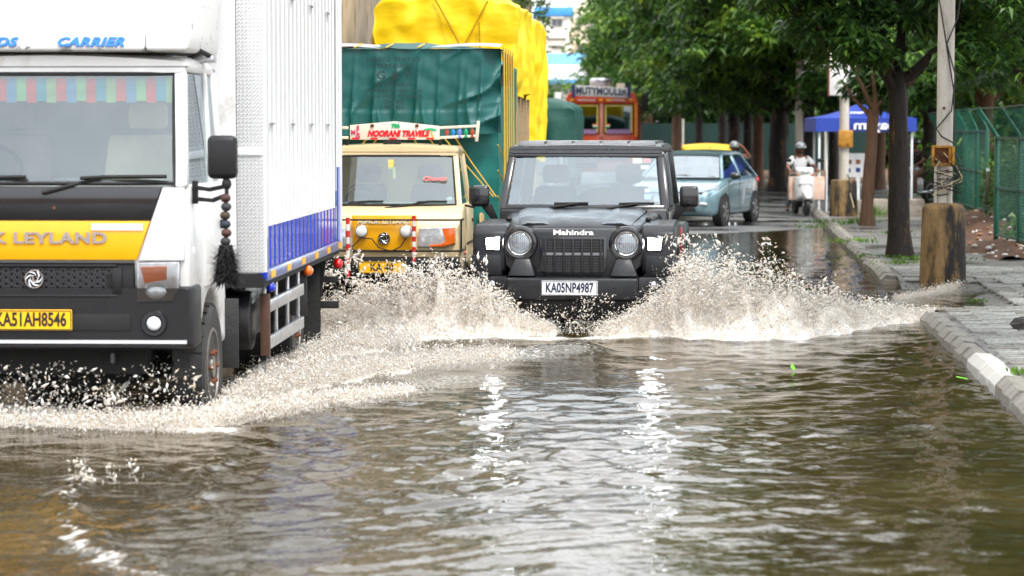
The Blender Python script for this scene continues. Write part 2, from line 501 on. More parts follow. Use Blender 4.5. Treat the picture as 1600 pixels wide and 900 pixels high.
for mat_ in (KERB, KERB, KERB, KERB_WHITE):
    prof = [(-.02, -.2), (.18, -.2), (.18, .108), (.055, .116), (-.005, .055)]
    mb = MB().prism(prof, 'y', -.238, .238)
    o = mb.build('kerb_stone', mat_, bev=.005, seg=1, smooth=18)
    if mat_ is KERB:
        for v in o.data.vertices:
            n = noise.noise_vector(v.co * 6 + Vector((len(km) * 7, 0, 0)))
            v.co += n * .007
    km.append(o.data); bpy.data.objects.remove(o)
y = 12.1
while y < 62:
    if not (GAP0 - .45 < y < GAP1 + .3):
        white = 17.5 < y < 19.4
        o = bpy.data.objects.new('kerb_stone', km[3] if white else random.choice(km[:3]))
        COL.objects.link(o); o.parent = kerb
        o.location = (kerb_x(y) + random.uniform(-.012, .012), y, random.uniform(-.012, .010) + (.0 if y < 33 else .04 * smooth01((y - 33) / 15)))
        o.rotation_euler = (random.gauss(0, .006), random.gauss(0, .012), ang + random.gauss(0, .005))
    y += .5

# flood water -------------------------------------------------------
def foam_fn(X, Y):
    """where the wheels have whipped the surface to froth (world metres)"""
    F = np.zeros_like(X)
    X = X + .035 * np.sin(Y * 9.3) + .025 * np.sin(Y * 23 + X * 11) + .015 * np.sin(X * 37 - Y * 17)
    def seg(ax, ay, bx_, by_, w, amp):
        nonlocal F
        dx, dy = bx_ - ax, by_ - ay
        t = np.clip(((X - ax) * dx + (Y - ay) * dy) / (dx * dx + dy * dy), 0, 1)
        d = np.hypot(X - ax - t * dx, Y - ay - t * dy)
        F = np.maximum(F, amp * np.exp(-(d / w) ** 2))
    a = ground
    for (p, q, w, amp) in FOAM_LINES:
        P, Q = a(*p), a(*q)
        seg(P.x, P.y, Q.x, Q.y, w, amp)
    return F
FOAM_LINES = [((-120, 660), (330, 672), .28, 1.0), ((300, 660), (520, 628), .5, .85), ((480, 630), (720, 592), .9, .66), ((380, 600), (780, 555), 1.1, .72),
              ((480, 545), (860, 530), .35, 1.0), ((600, 572), (900, 550), .6, .62), ((930, 530), (1180, 532), .3, 1.0), ((1150, 528), (1440, 500), .5, .9),
              ((1300, 500), (1420, 470), .6, .7), ((1400, 470), (1500, 455), .25, .7), ((1020, 470), (1420, 455), .8, .6),
              ((118, 745), (100, 825), .03, .8), ((100, 825), (150, 880), .045, .85), ((150, 870), (260, 905), .05, .78), ((150, 880), (300, 930), .16, .55), ((340, 715), (300, 760), .02, .62), ((300, 760), (345, 810), .03, .5),
              ((480, 500), (520, 470), .5, .6)]
NW = 70
wk = []
for i in range(NW):
    lam = .11 * (9 ** (i / NW))                    # 0.11 m ripples to 1 m swells
    th = RNG.normal(PI / 2, .85) if i % 3 else RNG.uniform(0, 2 * PI)
    slope = .033 * (1.0 if lam < .5 else .55)
    wk.append((2 * PI / lam * math.cos(th), 2 * PI / lam * math.sin(th), slope * lam / (2 * PI), RNG.uniform(0, 6.28)))
def wave_z(X, Y):
    Z = np.zeros_like(X)
    wx = X + .25 * np.sin(Y * .9 + X * .4); wy = Y + .25 * np.sin(X * 1.1 - Y * .3)
    gust = .72 + .30 * np.sin(X * .55 + 1.3 * np.sin(Y * .23)) * np.sin(Y * .37 + .8) + .28 * np.sin(X * 1.7 + 2.1 * np.sin(Y * .6 + .4 * X)) * np.sin(Y * 1.1 - .5 * X)
    for kx, ky, a, ph in wk:
        s_ = np.sin(kx * wx + ky * wy + ph)
        Z += a * (1.5 * np.exp(1.1 * (s_ - 1)) - .75) * 1.15
    Z *= gust
    c = ground(95, 850)                            # calm patch beyond the curl of froth at lower left
    calm = 1 / (1 + np.exp(-((X - c.x - .02 * (Y - c.y)) * 9)))
    Z *= .25 + .75 * calm
    def ridge(p, q, w, h, skew=0):
        P, Q = ground(*p), ground(*q)
        dx, dy = Q.x - P.x, Q.y - P.y; LL = math.hypot(dx, dy)
        t = ((X - P.x) * dx + (Y - P.y) * dy) / (LL * LL)
        d = ((X - P.x) * dy - (Y - P.y) * dx) / LL + .06 * np.sin(t * 9)
        return h * np.exp(-(d / w) ** 2) * np.clip(t * 4, 0, 1) * np.clip((1 - t) * 4, 0, 1)
    Z += ridge((835, 556), (935, 540), .22, .07) + ridge((118, 740), (98, 830), .07, .03) + ridge((98, 820), (260, 900), .09, .035)
    Z += ridge((345, 710), (300, 765), .06, .022) + ridge((298, 755), (350, 815), .07, .022)
    Z += ridge((480, 540), (860, 536), .35, .05) + ridge((930, 540), (1430, 505), .4, .05) + ridge((0, 672), (600, 620), .35, .04)
    return Z
yl = [9.6]
while yl[-1] < 52: yl.append(yl[-1] + max(.028, .00019 * yl[-1] ** 2 * 1.05))
yl = np.array(yl)
xl = np.concatenate([np.arange(-13, -6.5, .25), np.arange(-6.5, 7.2, .034), np.arange(7.2, 9, .2)])
XX, YY = np.meshgrid(xl, yl)
fade = np.clip((46 - YY) / 14, .12, 1)
ZZ = wave_z(XX, YY) * fade
FF = foam_fn(XX, YY)
ZZ += FF * .012
nv, nu = XX.shape
idx = np.arange(nv * nu).reshape(nv, nu)
faces = np.stack([idx[:-1, :-1], idx[:-1, 1:], idx[1:, 1:], idx[1:, :-1]], -1).reshape(-1, 4)
cx = XX[:-1, :-1].ravel(); cy = YY[:-1, :-1].ravel()
faces = faces[cx < KX0 + KS * (cy - KY0) + np.where((cy > GAP0 - .3) & (cy < GAP1 + .3), 1.9, .16)]
m, N, L, p = nodes_of('flood_water')
p.inputs['IOR'].default_value = 1.33
p.inputs['Roughness'].default_value = .035
tc = N.new('ShaderNodeTexCoord')
a1 = N.new('ShaderNodeTexNoise'); a1.inputs['Scale'].default_value = .7; a1.inputs['Detail'].default_value = 5
L.new(tc.outputs['Object'], a1.inputs['Vector'])
rp = N.new('ShaderNodeValToRGB'); e = rp.color_ramp.elements
e[0].position, e[1].position = .35, .7
e[0].color = (*sc(44, 37, 17), 1); e[1].color = (*sc(68, 57, 32), 1)
L.new(a1.outputs['Fac'], rp.inputs[0])
at_ = N.new('ShaderNodeAttribute'); at_.attribute_name = 'foam'
fn = N.new('ShaderNodeTexNoise'); fn.inputs['Scale'].default_value = 26; fn.inputs['Detail'].default_value = 8; fn.inputs['Roughness'].default_value = .75
L.new(tc.outputs['Object'], fn.inputs['Vector'])
su = N.new('ShaderNodeMath'); su.operation = 'SUBTRACT'
nm = N.new('ShaderNodeMath'); nm.operation = 'MULTIPLY'; nm.inputs[1].default_value = 1.55
L.new(fn.outputs['Fac'], nm.inputs[0])
L.new(at_.outputs['Fac'], su.inputs[0]); L.new(nm.outputs[0], su.inputs[1])
fr = N.new('ShaderNodeMapRange'); fr.inputs[1].default_value = -.18; fr.inputs[2].default_value = .25
L.new(su.outputs[0], fr.inputs[0])
mi = N.new('ShaderNodeMix'); mi.data_type = 'RGBA'; mi.inputs[7].default_value = (.80, .77, .72, 1)
L.new(fr.outputs[0], mi.inputs[0]); L.new(rp.outputs[0], mi.inputs[6]); L.new(mi.outputs[2], p.inputs['Base Color'])
ro = N.new('ShaderNodeMapRange'); ro.inputs[3].default_value = .035; ro.inputs[4].default_value = .6
L.new(fr.outputs[0], ro.inputs[0]); L.new(ro.outputs[0], p.inputs['Roughness'])
b1 = N.new('ShaderNodeTexNoise'); b1.inputs['Scale'].default_value = 14; b1.inputs['Detail'].default_value = 3
L.new(tc.outputs['Object'], b1.inputs['Vector'])
hb = N.new('ShaderNodeMath'); hb.operation = 'MULTIPLY_ADD'; hb.inputs[1].default_value = 2.5
L.new(fr.outputs[0], hb.inputs[0])
fm = N.new('ShaderNodeMath'); fm.operation = 'MULTIPLY'
L.new(fr.outputs[0], fm.inputs[0]); L.new(fn.outputs['Fac'], fm.inputs[1])
L.new(fm.outputs[0], hb.inputs[0]); L.new(b1.outputs['Fac'], hb.inputs[2])
bb = N.new('ShaderNodeBump'); bb.inputs['Strength'].default_value = .35; bb.inputs['Distance'].default_value = .012
L.new(hb.outputs[0], bb.inputs['Height']); L.new(bb.outputs[0], p.inputs['Normal'])
water = np_mesh('water', np.stack([XX, YY, ZZ], -1).reshape(-1, 3), faces, m)
fa = water.data.attributes.new('foam', 'FLOAT', 'POINT')
fa.data.foreach_set('value', FF.astype(np.float32).ravel())
tag(water, 'rippled muddy brown flood water with streaks of foam', kind='structure')

# the flyover wall behind the lorries --------------------------------------
WALL_C = [M('wall_panel_%d' % i, c, .8, var=.2, scale=1.2, bump=.3, bscale=20, stretch=(3, 3, .5), dirt=[(sc(84, 70, 52), .50, 2.2, .2), (sc(52, 46, 38), .62, 3.5, .12)]) for i, c in enumerate((sc(196, 176, 148), sc(176, 160, 136), sc(150, 140, 124)))]
WALL_DARK = M('wall_joint', sc(66, 58, 48), .9, var=.3, stretch=(3, 3, .4))
def wall_x(y): return -2.6 + .0875 * (y - 40)
fl = thing('flyover_wall', 'tall tan concrete flyover wall with upright ribs behind the lorries', 'wall', (0, 0, 0))
mb = MB()
a, b = 22, 76
mb.hexa([(wall_x(a) - 1.2, a, -.3), (wall_x(a) - .25, a, -.3), (wall_x(b) - .25, b, -.3), (wall_x(b) - 1.2, b, -.3),
         (wall_x(a) - 1.2, a, 9), (wall_x(a) - .25, a, 9), (wall_x(b) - .25, b, 9), (wall_x(b) - 1.2, b, 9)])
mb.build('core', WALL_DARK, fl)
wa = -math.atan(.0875)
wm = []
for c in WALL_C:
    o = MB().prism([(-.30, -.62), (0.02, -.45), (.02, .45), (-.30, .62)], 'z', -.3, 9).build('panel', c, bev=.02, seg=1); wm.append(o.data); bpy.data.objects.remove(o)
y = 22.7
while y < 76:
    o = bpy.data.objects.new('panel', random.choice(wm)); COL.objects.link(o); o.parent = fl
    o.location = (wall_x(y), y, 0); o.rotation_euler = (0, 0, wa)
    y += 1.36
mb = MB()
mb.hexa([(wall_x(a) - .2, a, 9.02), (wall_x(a) + .35, a, 9.02), (wall_x(b) + .35, b, 9.02), (wall_x(b) - .2, b, 9.02),
         (wall_x(a) - .2, a, 10), (wall_x(a) + .35, a, 10), (wall_x(b) + .35, b, 10), (wall_x(b) - .2, b, 10)])
mb.build('parapet', WALL_C[2], fl)
# the crash barrier and cap that step out at the far end of the ramp
mb = MB()
for k in range(3):
    y0 = 67.2 + k * 3
    xx = wall_x(y0) + .04
    z0 = 3.6 - k * .25
    mb.prism([(xx, y0 + 2.9), (xx + .22, y0 + 2.9), (xx + .22, y0), (xx, y0)], 'z', z0, 8.6)
mb.build('cap_block', WALL_C[2], fl, bev=.05)

# buildings far behind -----------------------------------------------------
BWALL = M('plaster_white', sc(232, 226, 214), .8, var=.05, scale=.4, dirt=(sc(190, 182, 168), .6, .5, .2))
BCREAM = M('plaster_cream', sc(228, 212, 190), .8, var=.05, scale=.4)
BBLUE = M('sheet_blue', sc(70, 150, 215), .5, var=.08, scale=2)
BPANE = M('window_pane_far', sc(96, 104, 112), .15, var=.2)
BFRAME = M('window_frame_far', sc(168, 164, 158), .5)
def building(label, px0, px1, ytop, Y, depth, mat, band=None, wins=(), fins=()):
    p0, p1 = at(px0, ytop, Y), at(px1, ytop, Y)
    o = thing('building', label, 'building', (0, 0, 0))
    zt = p0.z
    MB().bx(p0.x, p1.x, Y, Y + depth, -.4, zt).build('wall', mat, o, bev=.03)
    if band:
        q = at(px0, band, Y)
        MB().bx(p0.x - .15, p1.x + .15, Y - .25, Y + depth, q.z, zt + .25).build('roof_band', BBLUE, o, bev=.03)
    for (x0, y0, x1, y1, n) in wins:
        a_, b_ = at(x0, y1, Y), at(x1, y0, Y)
        w = empty_part('window', o)
        MB().bx(a_.x, b_.x, Y - .06, Y + .05, a_.z, b_.z).build('frame', BFRAME, w, bev=.01)
        for k in range(n):
            u0 = a_.x + (b_.x - a_.x) * (k + .12) / n; u1 = a_.x + (b_.x - a_.x) * (k + .88) / n
            MB().bx(u0, u1, Y - .075, Y - .03, a_.z + .08, b_.z - .08).build('pane', BPANE, w)
        MB().bx(a_.x - .1, b_.x + .1, Y - .3, Y - .062, b_.z + .05, b_.z + .13).build('sunshade', BWALL, w)
    return o
building('white office block with a blue roof band above the orange lorry', 838, 892, 17, 170, 14, BWALL, 25,
         [(862, 30, 879, 42, 2), (856, 60, 884, 63, 5), (862, 72, 880, 76, 3), (862, 100, 880, 112, 2)])
building('cream taller block half hidden by the tree crown', 893, 972, -12, 176, 14, BCREAM, None,
         [(902, 28, 914, 40, 1), (922, 28, 934, 40, 1), (902, 70, 914, 82, 1), (942, 28, 954, 40, 1), (922, 70, 934, 82, 1)])
sh = thing('shed', 'low factory shed with two blue sheet roofs below the office block', 'building', (0, 0, 0))
pa, pb, pc, pd = at(846, 130, 150), at(940, 112, 150), at(846, 104, 150), at(940, 78, 150)
MB().bx(pa.x, pb.x, 150.5, 160, -.4, pb.z + .3).build('wall', BWALL, sh)
MB().hexa([(pa.x - .3, 149.6, pa.z - .05), (pb.x, 149.6, pa.z - .05), (pb.x, 154, pb.z - .05), (pa.x - .3, 154, pb.z - .05), (pa.x - .3, 149.6, pa.z + .1), (pb.x, 149.6, pa.z + .1), (pb.x, 154, pb.z + .1), (pa.x - .3, 154, pb.z + .1)]).build('roof', BBLUE, sh)
MB().hexa([(pc.x - .3, 154.2, pc.z - .05), (pd.x, 154.2, pc.z - .05), (pd.x, 160, pd.z - .05), (pc.x - .3, 160, pd.z - .05), (pc.x - .3, 154.2, pc.z + .1), (pd.x, 154.2, pc.z + .1), (pd.x, 160, pd.z + .1), (pc.x - .3, 160, pd.z + .1)]).build('roof', BBLUE, sh)
MB().bx(pc.x, pd.x, 154.25, 160, pb.z - .2, pc.z + .2).build('clerestory', BWALL, sh)

# ================================================================== vehicles: shared builders
# local frame of every vehicle: x across, y from the front bumper to the rear, z up from the road
def wheel(root, c, r, w, side, rimr=None, rim_mat=None, nuts=0, tread=24, dual=False):
    """side = +1 when the outer face looks towards +x"""
    wh = empty_part('wheel', root, c)
    h = w / 2
    prof = [(r * .60, -h * .86), (r * .80, -h), (r * .93, -h * .97), (r * .985, -h * .80), (r, -h * .4), (r, h * .4), (r * .985, h * .80), (r * .93, h * .97), (r * .80, h), (r * .60, h * .86)]
    mb = MB().lathe(prof, (0, 0, 0), 'x', 36)
    for k in range(tread):                          # tread blocks
        a = 2 * PI * k / tread
        for sx in (-1, 1):
            mb2 = MB().bx(sx * h * .5 - h * .36, sx * h * .5 + h * .36, -r * .085, r * .085, r * .985, r * 1.018)
            mb2.xf(Matrix.Rotation(a + (sx > 0) * PI / tread, 4, 'X')); mb.add(mb2.v, mb2.f)
    mb.build('tyre', RUBBER, wh)
    rimr = rimr or r * .62
    m = rim_mat or STEEL
    s = side
    prof = [(rimr * 1.02, s * h * .80), (rimr * 1.02, s * h * .95), (rimr * .93, s * h * .95), (rimr * .86, s * h * .45), (rimr * .62, s * h * .35), (rimr * .5, s * h * .62), (rimr * .30, s * h * .66), (rimr * .28, s * h * .98), (.002, s * h * 1.0)]
    rim = MB().lathe(prof, (0, 0, 0), 'x', 28).build('rim', m, wh)
    if nuts:
        for k in range(nuts):
            a = 2 * PI * k / nuts
            MB().cyl((s * h * .6, rimr * .42 * math.cos(a), rimr * .42 * math.sin(a)), (s * h * 1.12, rimr * .42 * math.cos(a), rimr * .42 * math.sin(a)), .022, .014, 6).build('wheel_nut', RUST, wh)
        for k in range(nuts):
            a = 2 * PI * (k + .5) / nuts
            MB().cyl((s * h * .40, rimr * .74 * math.cos(a), rimr * .74 * math.sin(a)), (s * h * .47, rimr * .72 * math.cos(a), rimr * .72 * math.sin(a)), .032, .03, 10).build('vent_hole', BLACK_MATT, wh)
    return wh
def lerp(a, b, t): return tuple(x + (y - x) * t for x, y in zip(a, b))
def greenhouse(root, hw0, hw1, y0, z0, y1, z1, yr0, yr1, zr, mats, cuts=(), pil=.06, rear_glass=True, bulge=.03, gasket=True, crown=.03, roof_over=.0, side_pil=None, roof_bev=.035, roof_mat=None):
    """the glazed upper body: frustum between a sill rectangle and a roof rectangle"""
    body, gl, glside = mats
    def F(u, v):                                   # windscreen surface, u -1..1, v 0..1
        hw = hw0 + (hw1 - hw0) * v
        return (u * hw, y0 + (y1 - y0) * v - bulge * (1 - u * u), z0 + (z1 - z0) * v)
    ins = pil / hw0
    k0, k1 = -(1 - ins), 1 - ins
    MB().grid(lambda a, b: F(k0 + (k1 - k0) * a, .03 + .94 * b), 12, 4).build('windscreen', gl, root)
    if gasket:
        loop = [F(k0 + (k1 - k0) * t / 10, .03) for t in range(11)] + [F(k1, .03 + .94 * t / 4) for t in range(1, 5)] + [F(k1 - (k1 - k0) * t / 10, .97) for t in range(1, 11)] + [F(k0, .97 - .94 * t / 4) for t in range(1, 5)]
        MB().tube(loop, .013, 6, False).build('windscreen_seal', BLACK_PLASTIC, root)
    for s in (-1, 1):
        n = pil
        a0, a1 = Vector((s * (hw0 - n * .45), y0 + n * .35, z0 - .01)), Vector((s * (hw1 - n * .45), y1 + n * .35, z1))
        MB().bar(a0, a1, n, n * 1.15, (0, -1, .3)).build('pillar', body, root, bev=n * .22)
        b0, b1 = Vector((s * (hw0 - n * .45), yr0 - n * .5, z0 - .01)), Vector((s * (hw1 - n * .45), yr1 - n * .5, z1))
        MB().bar(b0, b1, n * 1.2, n * 1.2, (0, 1, 0)).build('pillar', body, root, bev=n * .2)
        ends = [0.0] + list(cuts) + [1.0]
        def S(t, v, off=0):
            ya = y0 + (y1 - y0) * v; yb = yr0 + (yr1 - yr0) * v
            return (s * (hw0 + (hw1 - hw0) * v - off), ya + (yb - ya) * t, z0 + (z1 - z0) * v)
        LL = yr0 - y0
        for k, t in enumerate(cuts):
            w = (side_pil or n) 
            MB().bar(S(t, -.01, n * .45), S(t, 1, n * .45), w, n * .9, (s, 0, 0)).build('pillar', body, root, bev=n * .15)
        for k in range(len(ends) - 1):
            ta, tb = ends[k] + n * .9 / LL, ends[k + 1] - n * .6 / LL
            MB().grid(lambda a, b: S(ta + (tb - ta) * a, .01 + .97 * b, .018), 2, 2).build('side_window', glside, root)
    if rear_glass:
        MB().grid(lambda a, b: ((-1 + 2 * a) * (hw0 + (hw1 - hw0) * b - n), yr0 + (yr1 - yr0) * b - .02, z0 + (z1 - z0) * b), 4, 2).build('rear_window', glside, root)
    else:
        MB().hexa([(-hw0 + n, yr0 - .05, z0), (hw0 - n, yr0 - .05, z0), (hw0 - n, yr0, z0), (-hw0 + n, yr0, z0), (-hw1 + n, yr1 - .05, z1), (hw1 - n, yr1 - .05, z1), (hw1 - n, yr1, z1), (-hw1 + n, yr1, z1)]).build('rear_panel', body, root)
    mb = MB()
    rings = []
    m_ = 8
    for j in range(m_ + 1):
        t = j / m_
        y = y1 - roof_over + (yr1 - y1 + roof_over) * t
        lift = (zr - z1) * (1 - .35 * abs(2 * t - 1) ** 4)
        rings.append(rr(hw1 + .004, z1 - .012, z1 + lift, y, min(.05, (zr - z1) * .45), 3, crown))
    mb.loft(rings).build('roof', roof_mat or body, root, bev=0)
def seat(root, x, y, z, mat, w=.46, h=.62):
    s = MB().bx(x - w / 2, x + w / 2, y - .45, y, z - .14, z).build('seat', mat, root, bev=.04)
    MB().hexa([(x - w / 2, y - .06, z), (x + w / 2, y - .06, z), (x + w / 2, y + .08, z), (x - w / 2, y + .08, z), (x - w * .42, y + .08, z + h), (x + w * .42, y + .08, z + h), (x + w * .42, y + .18, z + h), (x - w * .42, y + .18, z + h)]).build('backrest', mat, s, bev=.04)
    MB().bx(x - .13, x + .13, y + .08, y + .17, z + h + .03, z + h + .21).build('headrest', mat, s, bev=.04)
def steering(root, x, y, z, r=.19):
    mb = MB().torus((0, 0, 0), r, .016, 'y', 24, 6).bx(-r, r, -.01, .01, -.02, .02).cyl((0, -.02, 0), (0, .03, 0), .05)
    mb.xf(Matrix.Translation((x, y, z)) @ Matrix.Rotation(R(-28), 4, 'X'))
    mb.build('steering_wheel', BLACK_PLASTIC, root)
def wiper(root, pivot, mid, tip0, tip1, r=.009):
    w = MB().tube([pivot, mid], [r * 1.5, r], 6).build('wiper', BLACK_MATT, root)
    MB().tube([tip0, mid, tip1], r * 1.1, 5).build('blade', BLACK_MATT, w)
def plate(root, body, c, w, h, mat, pmat, size, face=-1, sx=1.0, off=0.003):
    p = MB().bx(c[0] - w / 2, c[0] + w / 2, c[1] - .006, c[1] + .006, c[2] - h / 2, c[2] + h / 2).build('number_plate', mat, root, bev=.004, seg=1)
    f = .004
    mb = MB()
    for z in (-1, 1): mb.bx(c[0] - w / 2 + f, c[0] + w / 2 - f, c[1] - .0085, c[1] - .0062, c[2] + z * (h / 2 - .006) - .0025, c[2] + z * (h / 2 - .006) + .0025)
    for x in (-1, 1): mb.bx(c[0] + x * (w / 2 - .006) - .0025, c[0] + x * (w / 2 - .006) + .0025, c[1] - .0085, c[1] - .0062, c[2] - h / 2 + .01, c[2] + h / 2 - .01)
    mb.build('border', pmat, p)
    text('registration', body, size, pmat, p, (c[0], c[1] - .0075, c[2]), ext=.001, off=off, sx=sx, sp=1.0)
    return p
def emblem(root, c, r):
    """round chrome badge with swirling blades"""
    e = MB().torus(c, r * .92, r * .10, 'y', 28, 6).build('badge', CHROME, root)
    MB().cyl((c[0], c[1] + .006, c[2]), (c[0], c[1] + .001, c[2]), r * .9, n=28).build('badge_disc', BLACK_PLASTIC, e)
    mb = MB()
    for k in range(6):
        a = k * PI / 3
        pts = []
        for t, wd in ((0, .03), (.35, .085), (.7, .08), (1, .02)):
            ang_ = a + t * 1.25; rad = r * (.42 + .46 * t)
            pts.append((c[0] + rad * math.cos(ang_), c[1] - .002, c[2] + rad * math.sin(ang_), wd * r))
        for q in range(3):
            p0, p1 = pts[q], pts[q + 1]
            mb.tube([p0[:3], p1[:3]], [p0[3], p1[3]], 6)
    mb.torus(c, r * .40, r * .06, 'y', 20, 5)
    mb.build('badge_blades', CHROME, e)
    text('badge_letter', 'L', r * .8, CHROME, e, (c[0], c[1] - .002, c[2]), ext=.003, off=.002)

# ================================================================== the white box lorry, near left
T = thing('box_truck', 'white box lorry with yellow nose band and blue lower body, front wheel in spray', 'truck', (-2.877, 15.4, ROAD_Z), -.038)
HW = .93
arch = [(.92 + .50 * math.cos(a), .40 + .50 * math.sin(a)) for a in np.linspace(R(8), R(152), 14)]
prof = [(.10, .62), (.05, 1.12), (.08, 1.50), (.12, 1.575), (1.52, 1.575), (1.52, .47)] + [(y, z) for y, z in arch if z > .47]
MB().prism(prof, 'x', -HW, HW).build('cab_body', WHITE, T, bev=.03, seg=3)
WOUT = M('wheel_arch_black', (.01, .01, .01), .8)
MB().prism([(.40, .40), (.45, .86), (.92, .93), (1.38, .86), (1.44, .40)], 'x', -.90, .60).build('wheel_well', WOUT, T)
# layered nose: black cowl, yellow band, white corners, black grille
MB().prism([(-.77, 1.565), (.77, 1.565), (.70, 1.365), (-.70, 1.365)], 'y', .028, .09).build('cowl_panel', BLACK_GLOSS, T, bev=.006)
MB().prism([(-.698, 1.36), (.698, 1.36), (.615, 1.125), (-.615, 1.125)], 'y', .020, .08).build('nose_band', YELLOW_PAINT, T, bev=.006)
for s in (-1, 1):
    MB().prism([(s * .775, 1.56), (s * .905, 1.56), (s * .905, 1.12), (s * .625, 1.12), (s * .705, 1.36)], 'y', .026, .085).build('corner_panel', WHITE, T, bev=.008)
text('maker_name', 'ASHOK LEYLAND', .092, CHROME, T, (-.09, .016, 1.255), ext=.006, off=.003, sx=1.38, sp=1.08)
MB().bx(.345, .655, .012, .0195, 1.305, 1.345).build('reflective_sticker', PRINT_WHITE, T)
MB().cyl((.118, .024, 1.44), (.118, .03, 1.44), .011, n=10).build('rust_spot', RUST, T)
MB().bx(-.60, .60, .022, .07, .86, 1.118).build('grille_panel', BLACK_PLASTIC, T, bev=.012)
MB().prism([(-.60, 1.118), (.60, 1.118), (.60, 1.102), (-.60, 1.102)], 'y', .002, .021).build('grille_trim', BLACK_GLOSS, T, bev=.004)
mb = MB()                                           # honeycomb grille
hr = .0195
for i in range(-15, 16):
    for j in range(-4, 4):
        cx, cz = i * hr * 1.78, 1.0 + j * hr * 2.02 + (i % 2) * hr * 1.01
        if not (.925 < cz < 1.075 and abs(cx) < .46 - (1.075 - cz) * .25): continue
        ri = [(cx + hr * math.cos(k * PI / 3), cz + hr * math.sin(k * PI / 3)) for k in range(6)]
        rj = [(cx + hr * .74 * math.cos(k * PI / 3), cz + hr * .74 * math.sin(k * PI / 3)) for k in range(6)]
        vs = [(x, .004, z) for x, z in ri] + [(x, .004, z) for x, z in rj] + [(x, .022, z) for x, z in rj]
        mb.add(vs, [(k, (k + 1) % 6, 6 + (k + 1) % 6, 6 + k) for k in range(6)] + [(6 + k, 6 + (k + 1) % 6, 12 + (k + 1) % 6, 12 + k) for k in range(6)])
mb.build('grille_mesh', M('grille_grey', (.05, .05, .055), .35, var=.1), T, smooth=0)
mb = MB()
for z0, z1 in ((.90, .918), (1.082, 1.10)): mb.bx(-.50, .50, -.004, .0215, z0, z1)
mb.bx(-.53, -.47, -.004, .021, .92, 1.08).bx(.47, .53, -.004, .021, .92, 1.08)
mb.build('grille_frame', BLACK_PLASTIC, T, bev=.006)
emblem(T, (0, -.012, 1.012), .058)
for s in (-1, 1):
    h = empty_part('headlight', T)
    MB().prism([(s * .615, 1.112), (s * .878, 1.118), (s * .875, .94), (s * .84, .875), (s * .615, .868)], 'y', .012, .09).build('housing', CHROME if False else M('lamp_bowl', (.45, .45, .46), .2, .8, var=.2, scale=30), h, bev=.012)
    MB().prism([(s * .64, 1.085), (s * .80, 1.09), (s * .80, 1.01), (s * .665, .985)], 'y', .002, .0115).build('indicator', LAMP_ORANGE, h, bev=.003)
    MB().ball((s * .735, .02, .935), (.085, .03, .055), 16, 6, -.99, .0, 'y').build('bulb_lens', LAMP_CLEAR, h)
    MB().prism([(s * .622, 1.105), (s * .870, 1.11), (s * .868, .945), (s * .835, .883), (s * .622, .876)], 'y', -.010, -.006).build('cover', glass('lamp_cover', (.93, .93, .93), .03), h)
# bumper
MB().loft([rr(.93, .60, .955, .0, .03), rr(.955, .585, .965, .04, .03), rr(.955, .585, .965, .34, .03)]).build('bumper', BLACK_PLASTIC, T, bev=0)
mb = MB().bx(-.58, .58, -.008, .0, .70, .80)
mb.build('bumper_recess', BLACK_MATT, T, bev=.004)
MB().bx(-.92, .92, -.006, .0, .622, .643).build('reflective_strip', M('strip_silver', (.62, .63, .65), .3, .2), T)
for s in (-1, 1):
    f = MB().torus((s * .722, -.004, .745), .066, .016, 'y', 24, 6).build('fog_lamp', BLACK_GLOSS, T)
    MB().cyl((s * .722, -.003, .745), (s * .722, .003, .745), .060, n=20).build('fog_bowl', BLACK_MATT, f)
    MB().ball((s * .722, .0, .745), (.045, .02, .045), 16, 5, -.99, 0, 'y').build('fog_lens', M('fog_clear', (.75, .78, .8), .1, 0, var=.05), f)
plate(T, 'KA51AH8546', (-.02, -.022, .765), .50, .125, PLATE_YELLOW, PRINT_BLACK, .115, sx=.66)
MB().bx(-.05, .05, -.014, -.001, .72, .81).build('plate_bracket', BLACK_MATT, T)
# glazed cab top
greenhouse(T, .915, .865, .075, 1.565, .36, 2.27, 1.52, 1.50, 2.36, (WHITE, GLASS_TRUCK, GLASS_SIDE), cuts=(.70,), pil=.075, rear_glass=False, bulge=.05, crown=.035, roof_over=.03)
mb = MB().bx(-.86, .86, .14, .48, 1.46, 1.60)
mb.build('dashboard', DASH, T, bev=.04)
steering(T, -.42, .55, 1.62, .22)
seat(T, -.42, 1.25, 1.22, SEAT, .55, .66); seat(T, .45, 1.25, 1.22, M('seat_beige', sc(196, 190, 160), .9, var=.1), .62, .66)
MB().bx(-.8, .8, 1.44, 1.46, 1.6, 2.2).build('cab_lining', M('cab_lining', sc(128, 132, 132), .8, var=.06), T)
fl_c = [sc(30, 150, 170), sc(150, 190, 120), sc(220, 90, 80), sc(90, 150, 190), sc(140, 195, 130), sc(215, 70, 60)]
for k in range(26):                                 # cloth fringe along the top of the windscreen
    x = -.80 + k * .0617
    MB().bx(x, x + .060, .375, .379, 2.085 - .01 * (k % 2), 2.225).build('fringe_flag', M('fringe_%d' % (k % 6), fl_c[k % 6], .9, var=.05), T)
wiper(T, (.05, .0, 1.53), (.42, .045, 1.625), (.28, .01, 1.618), (.80, .03, 1.628), .011)
wiper(T, (-.72, .0, 1.53), (-.32, .045, 1.622), (-.50, .02, 1.61), (-.05, .02, 1.625), .011)
# door details on the visible side
MB().bx(HW - .004, HW + .012, .62, 1.42, .93, 1.56).build('door', WHITE, T, bev=.01)
d = MB().bx(HW + .013, HW + .028, 1.20, 1.36, 1.27, 1.33).build('door_handle', BLACK_PLASTIC, T, bev=.008)
mb = MB().tube([(HW + .0, .50, .60), (HW + .0, .42, .78), (HW, .50, .98)], .02)
